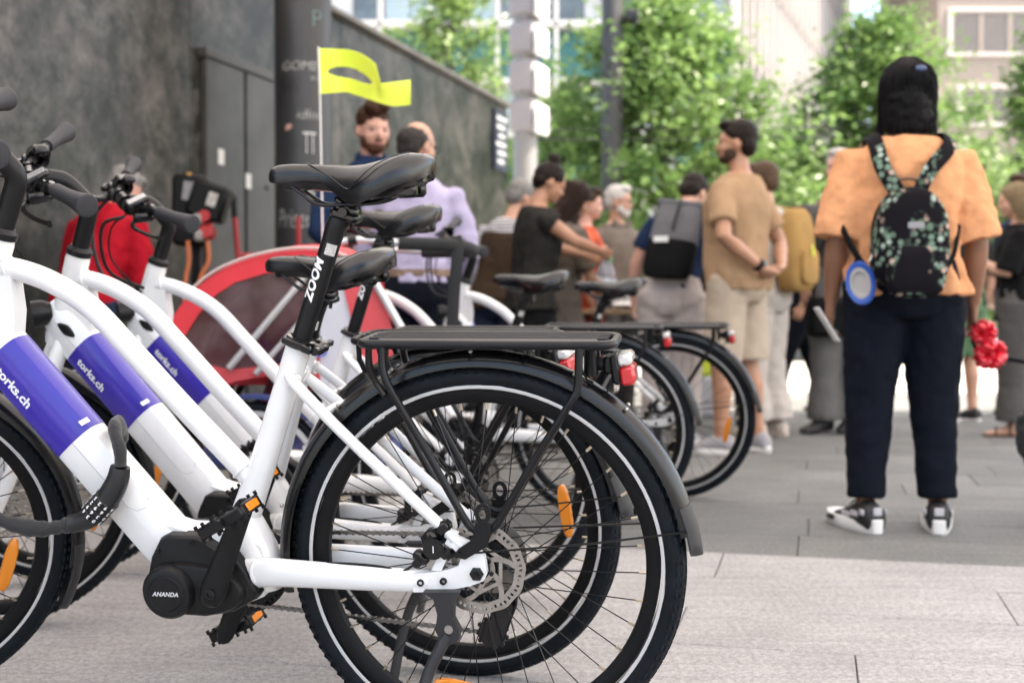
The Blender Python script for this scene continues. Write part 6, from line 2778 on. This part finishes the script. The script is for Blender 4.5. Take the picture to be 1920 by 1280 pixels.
# bowl hanging from the backpack
bw_ = p1.wear('travel_bowl', 'blue and grey folding dog bowl hanging from the floral backpack', 'bowl')
bc = Vector((-.215, -.215, .925))
rm = Matrix.Rotation(R_(-38), 3, 'Z') @ Matrix.Rotation(R_(-12), 3, 'Y')
q = MB().lathe([(.050, .006), (.066, .010), (.070, .0), (.066, -.010), (.050, -.006)], (0, 0, 0), 'Y', 36)
q.v = [tuple(bc + rm @ Vector((v[0] * .80, v[1], v[2] * 1.15))) for v in q.v]
obj('rim', q, mat('bowl_blue', (.02, .085, .36), .45), bw_)
q = MB().lathe([(0, -.004), (.034, -.006), (.037, .004), (.050, .004), (.050, -.008), (0, -.012)], (0, 0, 0), 'Y', 36, closed=False)
q.v = [tuple(bc + rm @ Vector((v[0] * .80, -v[1], v[2] * 1.15))) for v in q.v]
obj('bowl_base', q, mat('bowl_grey', (.36, .34, .33), .6), bw_)
obj('clip', MB().tube([bc + Vector((.03, 0, .075)), bc + Vector((.05, .01, .11))], .006, 8), M_steel, bw_)
# paper in the left hand, flower bow and leash in the right
pp_ = p1.wear('folded_paper', 'folded white paper held in the left hand of the person in orange', 'paper')
obj('sheet', MB().bbox((-.278, .045, .775), (.006, .085, .15), .001, Matrix.Rotation(R_(-32), 3, 'Y')), M_white, pp_, smooth=False)
fl_ = p1.wear('red_flower', 'red artificial flower held in the right hand of the person in orange', 'flower')
M_petal = mat('petal_red', (.62, .010, .028), .35, coat=.3, bump=.4, bscale=60)
rgf = random.Random(4)
for (c, n, r) in ((Vector((.283, -.03, .745)), 9, .038), (Vector((.300, -.05, .665)), 10, .048)):
    for k in range(n):
        a = 2 * PI * k / n + rgf.random() * .5
        el = rgf.uniform(-.4, .6)
        d = Vector((math.cos(a), -.35 + .3 * math.sin(a * 2), math.sin(a) * .8 + el * .2)).normalized()
        u_ = d.cross(Vector((0, 1, 0))).normalized()
        w_ = d.cross(u_)
        vs, fs = [], []
        for i in range(6):
            t = i / 5
            wdt = r * .75 * math.sin(PI * (t * .75 + .15))
            for j in range(5):
                s_ = (j - 2) / 2
                vs.append(c + d * (r * 1.3 * t) + u_ * (wdt * s_) + w_ * (.018 * math.sin(s_ * 3 + k) + .012 * math.cos(t * 6 + k)))
        for i in range(5):
            for j in range(4):
                fs.append((i * 5 + j, i * 5 + j + 1, i * 5 + j + 6, i * 5 + j + 5))
        o = obj('petal', MB().add(vs, fs), M_petal, fl_, fix=False)
        sd_ = o.modifiers.new('thick', 'SOLIDIFY')
        sd_.thickness = .002
obj('stem', MB().tube([(.278, .0, .79), (.29, -.03, .69)], .006, 8), M_petal, fl_)

# ---- man in tan t-shirt
p2 = Person('man in a camel t-shirt and beige shorts, hands clasped behind his back', 1.265, 6.9, 1.86, -52, 'tan', head=(-22, 0), bulk=1.12, sw=.19, chest=1.05, belly=.012,
            feet=((-.11, .05, -10), (.12, -.05, 18)), armL=((-.300, -.085, 1.125), (-.10, -.205, .965)), armR=((.300, -.10, 1.13), (.09, -.215, .985)), hdir=((1, -.15, -.35), (-1, -.15, -.3)))
p2.top(C_tan, hem=.86, sleeve=.72, loose=.026, disp=.010, armgrow=-.006, fold=.006)
p2.trousers(C_beige, length=.50, loose=.014, disp=.010, hemr=.096, name='shorts', waist=1.0)
p2.hair(H_dark, 'short', .008)
p2.beard(hairm('stubble', (.05, .03, .02)), -.006)
p2.shoes(M_shoeg, M_sole)
wt = p2.wear('wrist_watch', 'black watch on the left wrist of the man in camel', 'watch')
e_, w_ = Vector(p2.armpts(0)[1]), Vector(p2.armpts(0)[2])
cw = e_.lerp(w_, .86)
dw = (w_ - e_).normalized()
obj('strap', MB().tube([cw - dw * .012, cw + dw * .012], [.036, .034], 20), M_black, wt)
obj('watch_face', MB().cyl(cw + Vector((0, -.03, .008)), cw + Vector((0, -.043, .010)), .018, 16), M_blackg, wt)

# ---- person with mustard backpack
p3 = Person('person in cream trousers with a mustard yellow backpack, behind the man in camel', 1.60, 7.8, 1.74, -50, 'light', head=(-10, 6), bulk=1.05, feet=((-.08, .03, 0), (.10, -.03, 10)))
p3.top(C_cream, hem=.9, sleeve=.8)
p3.trousers(C_cream, length=.97, loose=.03, hemr=.075, disp=.016)
p3.hair(hairm('lightbrown', (.075, .045, .028)), 'short')
p3.shoes(M_shoec, M_shoec)


def rucksack(p, name, label, m, w, z0, z1, d, m2=None, strapm=None, roll=False, cx=0.0):
    e = p.wear(name, label, 'backpack')
    rings = []
    for f in (0, .06, .2, .5, .8, .93, 1.0):
        z = z0 + (z1 - z0) * f
        g = (.72, .92, 1.0, 1.0, .90, .74, .45)[(0, .06, .2, .5, .8, .93, 1.0).index(f)]
        if roll:
            g = (.85, .98, 1.0, .98, .92, .88, .86)[(0, .06, .2, .5, .8, .93, 1.0).index(f)]
        dg = g if not roll else (.8, 1, 1, .9, .62, .4, .25)[(0, .06, .2, .5, .8, .93, 1.0).index(f)]
        ring = []
        for k in range(24):
            a = 2 * PI * k / 24
            c, s = math.cos(a), math.sin(a)
            ring.append(p.T((cx + w / 2 * g * math.copysign(abs(c) ** .6, c), -.145 - d / 2 + d / 2 * dg * math.copysign(abs(s) ** .6, s), z)))
        rings.append(ring)
    if m2:
        obj('bag_body', MB().loft([[a.lerp(b_, .72) for a, b_ in zip(rings[2], rings[3])]] + rings[3:]), m, e, ang=60)
        obj('bag_bottom', MB().loft([r for r in rings[:2]] + [[a.lerp(b_, .75) for a, b_ in zip(rings[2], rings[3])]]), m2, e, ang=60)
    else:
        obj('bag_body', MB().loft(rings), m, e, ang=60)
        pk = []
        for (y, g) in ((-.145 - d * .85, 1), (-.145 - d * 1.12, .96), (-.145 - d * 1.16, .8)):
            pk.append([p.T((cx + w * .36 * g * math.copysign(abs(math.cos(t)) ** .5, math.cos(t)), y, z0 + (z1 - z0) * .30 + (z1 - z0) * .22 * g * math.copysign(abs(math.sin(t)) ** .5, math.sin(t)))) for t in [2 * PI * k / 20 for k in range(20)]])
        obj('front_pocket', MB().loft(pk), m, e, ang=60)
    if roll:
        obj('rolled_top', MB().tube([p.T((cx - w * .46, -.145 - d / 2, z1 + .01)), p.T((cx + w * .46, -.145 - d / 2, z1 + .01))], .030, 12, ell=(1, .7)), m, e)
        obj('buckle_strap', MB().tube([p.T((cx, -.145 - d * .62, z1 + .03)), p.T((cx, -.145 - d * 1.0, z0 + (z1 - z0) * .72)), p.T((cx, -.15 - d * 1.04, z0 + (z1 - z0) * .55))], .016, 10, ell=(1.2, .3)), M_black, e)
        obj('logo_patch', MB().bbox(p.T((cx - .06, -.155 - d * 1.01, z0 + (z1 - z0) * .38)), (.09, .006, .035), .002), M_white, e)
    else:
        obj('zip_pull', MB().tube([p.T((cx - .02, -.155 - d * 1.15, z0 + (z1 - z0) * .55)), p.T((cx - .02, -.16 - d * 1.16, z0 + (z1 - z0) * .42))], .007, 8), M_neon, e)
    for s in (-1, 1):
        pts = smooth_path([p.T((cx + s * .07, -.155, z0 + (z1 - z0) * .86)), p.T((s * .115, -.125, 1.44)), p.T((s * .13, -.03, 1.478)), p.T((s * .13, .09, 1.40)), p.T((s * .14, .125, 1.25))], 5)
        obj('shoulder_strap', MB().tube(pts, .024, 10, ell=(.35, 1.1), up=(0, 0, 1)), strapm or m, e, ang=60)
    return e


C_must = cloth('mustard', (.34, .205, .075))
rucksack(p3, 'mustard_backpack', 'mustard yellow fabric backpack worn by the person in cream trousers', C_must, .30, .93, 1.45, .17)

# ---- person bending at the table with grey roll-top backpack
p4 = Person('person in pale trousers wearing a grey roll-top backpack, leaning over the table', .955, 7.35, 1.70, 18, 'pink', lean=20, side=7, head=(20, 18), bulk=1.08,
            feet=((-.10, 0, 0), (.10, .02, 6)), armL=((-.27, .06, 1.12), (-.27, .16, .90)), armR=((.25, .10, 1.13), (.18, .30, 1.02)))
p4.top(C_blue, hem=.92, sleeve=.62, loose=.018)
p4.trousers(cloth('pale_pink', (.47, .41, .385)), length=.95, loose=.028, hemr=.06, disp=.016)
p4.hair(H_dark, 'short')
p4.shoes(M_shoeg, M_sole)
rucksack(p4, 'grey_backpack', 'grey roll-top backpack with a black base worn by the person leaning over the table', cloth('backpack_grey', (.115, .115, .125)), .30, .99, 1.42, .17, m2=C_black, strapm=C_black, roll=True)

# ---- older man with white beard
p5 = Person('older man with white hair, beard and glasses in a taupe shirt behind the table', .79, 9.2, 1.74, 152, 'light', head=(-42, 4), bulk=1.06, armL=((-.27, .03, 1.12), (-.22, .15, .92)), armR=((.27, .02, 1.12), (.22, .15, .92)))
p5.top(C_gsh, hem=.88, sleeve=1.0, loose=.026, disp=.018)
q = MB()
for s in (-1, 1):
    q.prism([(s * .012, 1.455), (s * .075, 1.50), (s * .085, 1.47), (s * .04, 1.41)], .062, .085)
obj('collar', q, C_gsh, p5.root, smooth=False)
p5.trousers(C_grey)
p5.hair(H_white, 'short')
p5.beard(H_white, .012)
p5.glasses(M_black)
p5.shoes(M_shoeb)

# ---- woman with bun in charcoal top
p6 = Person('woman with dark hair in a bun and a charcoal sleeveless top, reaching to the right', .115, 7.2, 1.68, 72, 'tan', lean=6, head=(4, 22), bulk=1.02,
            armL=((-.22, .17, 1.26), (-.10, .36, 1.23)), armR=((.235, .16, 1.27), (.13, .37, 1.24)))
p6.top(C_char, hem=.84, sleeve=.22, loose=.028, flare=.03, disp=.02)
p6.skirt(C_black, .22, 1.0, .20, 'skirt')
p6.hair(H_dark, 'bun', .014)
p6.shoes(M_shoeb)

# ---- woman with long brown hair
p7 = Person('woman with long dark brown hair and sunglasses pushed up, looking down beside the table', .30, 7.75, 1.63, 62, 'tan', lean=7, head=(10, 24),
            armL=((-.22, .10, 1.10), (-.08, .30, 1.06)), armR=((.23, .09, 1.09), (.10, .30, 1.04)))
p7.top(C_taupe, hem=.85, sleeve=.8, loose=.022)
p7.skirt(C_taupe, .25, 1.0, .19, 'skirt')
p7.hair(hairm('chestnut', (.022, .011, .008)), 'long', .016)
q = MB()
for s in (-1, 1):
    p7.hball(q, (s * .038, .060, 1.765), (.030, .014, .018), 12)
obj('sunglasses', q, M_blackg, p7.root, fix=False)
p7.shoes(M_shoeb)

# ---- person in coral dress
p8 = Person('person in a coral red patterned dress half hidden behind the long-haired woman', .525, 8.6, 1.66, 95, 'pink', head=(0, 6))
p8.top(C_coral, hem=.9, sleeve=.4, loose=.022)
p8.skirt(C_coral, .2, 1.02, .17, 'skirt')
p8.hair(H_brown, 'short')
p8.shoes(M_shoeb)

# ---- striped shirt and brown vest
p9 = Person('grey-haired person in a white striped shirt and brown vest', -.075, 7.95, 1.67, 28, 'light', lean=9, side=6, head=(25, 12), bulk=1.08)
p9.top(stripe_mat(), hem=.92, sleeve=1.5, loose=.020)
p9.top(C_brown, hem=.86, sleeve=0, loose=.036, name='vest', neck=1.36)
p9.trousers(C_jean)
p9.hair(H_grey, 'short')
p9.shoes(M_shoeb)

# ---- bearded man in navy
p10 = Person('bearded man with wavy brown hair in a navy jacket, facing the camera by the column', -.735, 6.45, 1.87, 158, 'pink', head=(-2, 10), bulk=1.08, armL=((-.27, .04, 1.13), (-.16, .22, 1.02)), armR=((.27, .04, 1.13), (.16, .22, 1.02)))
p10.top(C_blue, hem=.88, sleeve=1.85, loose=.028, disp=.018, neck=1.485)
q = MB()
q.tube([p10.T((.07 * math.cos(a), -.012 + .062 * math.sin(a), 1.49 + .02 * math.sin(a) * -1)) for a in [2 * PI * t / 18 for t in range(18)]], .020, 8, closed=True, ell=(1.6, .7))
obj('collar', q, C_blue, p10.root)
p10.trousers(C_jean)
p10.hair(hairm('auburn', (.040, .018, .010)), 'quiff', .018)
p10.beard(hairm('auburn_beard', (.075, .032, .018)), .004)
p10.shoes(M_shoeb)

# ---- man in lavender shirt
p11 = Person('balding man in a lavender long-sleeved shirt seen from behind, beside the bearded man', -.47, 5.95, 1.71, 8, 'light', head=(32, 8), bulk=1.12, belly=.012, armL=((-.26, .03, 1.12), (-.17, .20, 1.00)), armR=((.262, .02, 1.11), (.20, .20, .98)))
p11.top(C_lav, hem=.95, sleeve=1.7, loose=.024, disp=.024)
p11.trousers(C_navy, loose=.02)
q = MB()
q.loft(p11.rings([(.985, .150, .110, 0), (1.02, .150, .110, 0)], .028))
obj('belt', q, mat('belt_woven', (.20, .13, .09), .7, var=.6, vscale=90), p11.root)
p11.hair(hairm('saltpepper', (.035, .03, .028)), 'receding')
p11.glasses(M_black)
p11.shoes(M_shoeb)

# ---- red shirt
p12 = Person('grey-haired person in a red jacket bending forward by the stone wall', -2.10, 6.05, 1.60, 20, 'pink', lean=24, head=(20, 14), bulk=1.05, armL=((-.24, .10, 1.10), (-.16, .30, 1.02)), armR=((.24, .10, 1.10), (.16, .30, 1.02)))
p12.top(C_red, hem=.88, sleeve=1.85, loose=.030, disp=.022, neck=1.485)
p12.trousers(C_jean)
p12.hair(H_grey, 'short')
p12.shoes(M_shoeb)

# ---- right edge
p13 = Person('woman with a blond bob, black top, grey trousers and sandals at right', 3.255, 7.9, 1.62, -70, 'light', head=(0, 12), bulk=1.10, feet=((-.09, .04, 0), (.10, -.04, 8)), armL=((-.22, .08, 1.12), (-.08, .25, 1.22)), armR=((.23, .08, 1.12), (.08, .25, 1.20)))
p13.top(C_black, hem=.80, sleeve=.95, loose=.032, flare=.02)
p13.trousers(C_grey, length=.97, loose=.036, hemr=.08)
p13.hair(H_blond, 'bob', .014)
for i in (0, 1):
    hip, kn, ank, yaw = p13.legpts(i)
    ry = Matrix.Rotation(-R_(yaw), 3, 'Z')
    base = Vector((ank.x, ank.y, 0))
    q = MB()
    rr = [[ry @ Vector(((.045 if y > .04 else .038) * .98 * math.copysign(abs(math.cos(a)) ** .7, math.cos(a)), y, z)) + base for a, y in [(2 * PI * t / 20, .062 + .14 * math.sin(2 * PI * t / 20)) for t in range(20)]] for z in (0, .012)]
    q.loft(rr)
    for y in (.02, .11):
        q.tube([ry @ Vector((x, y, z)) + base for x, z in ((-.045, .012), (-.035, .055 if y > .05 else .09), (0, .065 if y > .05 else .105), (.035, .055 if y > .05 else .09), (.045, .012))], .008, 8)
    obj('sandal', q, mat('sandal_leather', (.075, .035, .02), .6), p13.root)
p14 = Person('man with reddish brown hair behind the blond woman at the right edge', 3.97, 9.5, 1.86, -115, 'pink', head=(5, 8))
p14.top(C_blue, hem=.88, sleeve=.8)
p14.trousers(C_jean)
p14.hair(hairm('auburn', (.04, .018, .01)), 'short')
p14.shoes(M_shoeb)
p15 = Person('person in green shorts and black slip-on shoes hidden behind the person in orange', 3.29, 8.95, 1.66, -20, 'light', feet=((-.10, .03, -25), (.09, .0, 0)))
p15.top(C_char, hem=.88, sleeve=.8)
p15.trousers(C_green, length=.48, loose=.024, hemr=.085, name='shorts')
p15.hair(H_brown, 'short')
p15.shoes(M_shoeb, M_sole, solet=.018)
p16 = Person('white-haired person in grey trousers and black shoes beside the person in orange', 2.16, 8.1, 1.86, 172, 'pink', head=(40, 0), feet=((-.09, .0, 40), (.10, .03, 60)))
p16.top(C_grey, hem=.88, sleeve=1.5)
p16.trousers(cloth('midgrey', (.12, .118, .115)), loose=.03, hemr=.075)
p16.hair(H_white, 'short')
p16.shoes(M_shoeb)
bg_ = p16.wear('shoulder_bag', 'black shoulder bag on the white-haired person in grey trousers', 'bag')
obj('bag_body', MB().bbox((.12, .17, .72), (.30, .10, .24), .03), C_black, bg_)
obj('shoulder_strap', MB().tube(smooth_path([(.24, .17, .82), (.16, .16, 1.2), (-.05, .13, 1.44), (-.16, .0, 1.47)], 5), .012, 8), C_black, bg_)
p17 = Person('person walking in cropped navy trousers and pale grey trainers', 2.19, 9.3, 1.60, -75, 'light', feet=((-.08, .26, 0), (.08, -.22, 0, .05)), armL=((-.24, -.1, 1.10), (-.22, -.02, .92)), armR=((.25, .02, 1.12), (.2, .2, 1.02)))
p17.top(C_black, hem=.88, sleeve=.6)
p17.trousers(C_navy, length=.82, loose=.026, hemr=.07)
p17.hair(H_brown, 'short')
p17.shoes(M_shoeg, M_shoeg)
p18 = Person('person with bare legs and brown shoes seen through the last bicycle wheel', 1.62, 10.2, 1.62, 60, 'tan', feet=((-.09, .0, 0), (.09, .06, 0)))
p18.top(C_char, hem=.88, sleeve=.7)
p18.trousers(C_taupe, length=.42, loose=.02, name='shorts')
p18.hair(H_dark, 'short')
p18.shoes(mat('shoe_brown', (.09, .055, .035), .6), M_sole)

# ------------------------------------------------------------------ dog and leash
dg = tag(empty('dog', (2.225, 4.45, 0), R_(-4)), 'black furry dog standing at the right edge beside the person in orange', 'dog')
q = MB()
q.tube(smooth_path([(-.27, 0, .40), (-.18, 0, .42), (.0, 0, .40), (.16, 0, .40), (.26, 0, .44)], 4), [.085, .10, .11, .115, .115, .11, .11, .12, .13, .135, .14, .14, .135, .13, .12, .10, .09], 16)
q.tube([(.24, 0, .46), (.34, 0, .56), (.40, 0, .62)], [.09, .075, .065], 14)
q.ball((.43, 0, .645), (.085, .07, .07), 14)
q.tube([(.47, 0, .635), (.56, 0, .615)], [.045, .03], 12)
for s in (-1, 1):
    q.tube([(.37 + .02, s * .055, .69), (.37, s * .075, .655), (.37, s * .085, .60)], [.015, .03, .018], 8)
    q.tube([(.20, s * .075, .36), (.19, s * .08, .22), (.205, s * .08, .05), (.225, s * .08, .025)], [.065, .042, .03, .034], 12)
    q.tube([(-.21, s * .075, .38), (-.15, s * .085, .27), (-.255, s * .085, .16), (-.245, s * .085, .05), (-.215, s * .085, .025)], [.095, .075, .038, .030, .034], 12)
q.tube(smooth_path([(-.27, 0, .44), (-.33, 0, .42), (-.345, .0, .33), (-.33, 0, .22)], 4), [.03] * 5 + [.036] * 5 + [.03, .018, .012], 10)
M_fur = mat('fur_black', (.006, .006, .007), .7, bump=1.0, bscale=90, sheen=.2)
o = obj('body', q, M_fur, dg, fix=False)
remesh(o, .010, 3, .022, .03)
for s in (-1, 1):
    obj('eye', MB().ball((.49, s * .035, .66), .010, 8), M_blackg, dg)
obj('nose', MB().ball((.565, 0, .622), (.016, .018, .014), 10), M_blackg, dg)
obj('collar', MB().tube([(.27 + .0, .10 * math.cos(a), .50 + .085 * math.sin(a)) if False else (.285 + .05 * math.sin(a), .088 * math.cos(a), .51 - .07 * math.sin(a) + .02) for a in [2 * PI * t / 18 for t in range(18)]], .011, 8, closed=True), M_htr, dg)
hand_w = p1.root.matrix_basis @ Vector((.272, .02, .78))
endp = Vector((2.225, 4.45, 0)) + Vector((.25, 0, .57))
ls = smooth_path([hand_w, hand_w + Vector((.01, -.02, -.10)), hand_w.lerp(endp, .35) + Vector((0, -.02, -.10)), hand_w.lerp(endp, .7) + Vector((0, 0, -.13)), endp], 6)
tag(obj('dog_leash', MB().tube(ls, .0075, 8), C_black), 'black dog leash running from the right hand of the person in orange', 'leash')
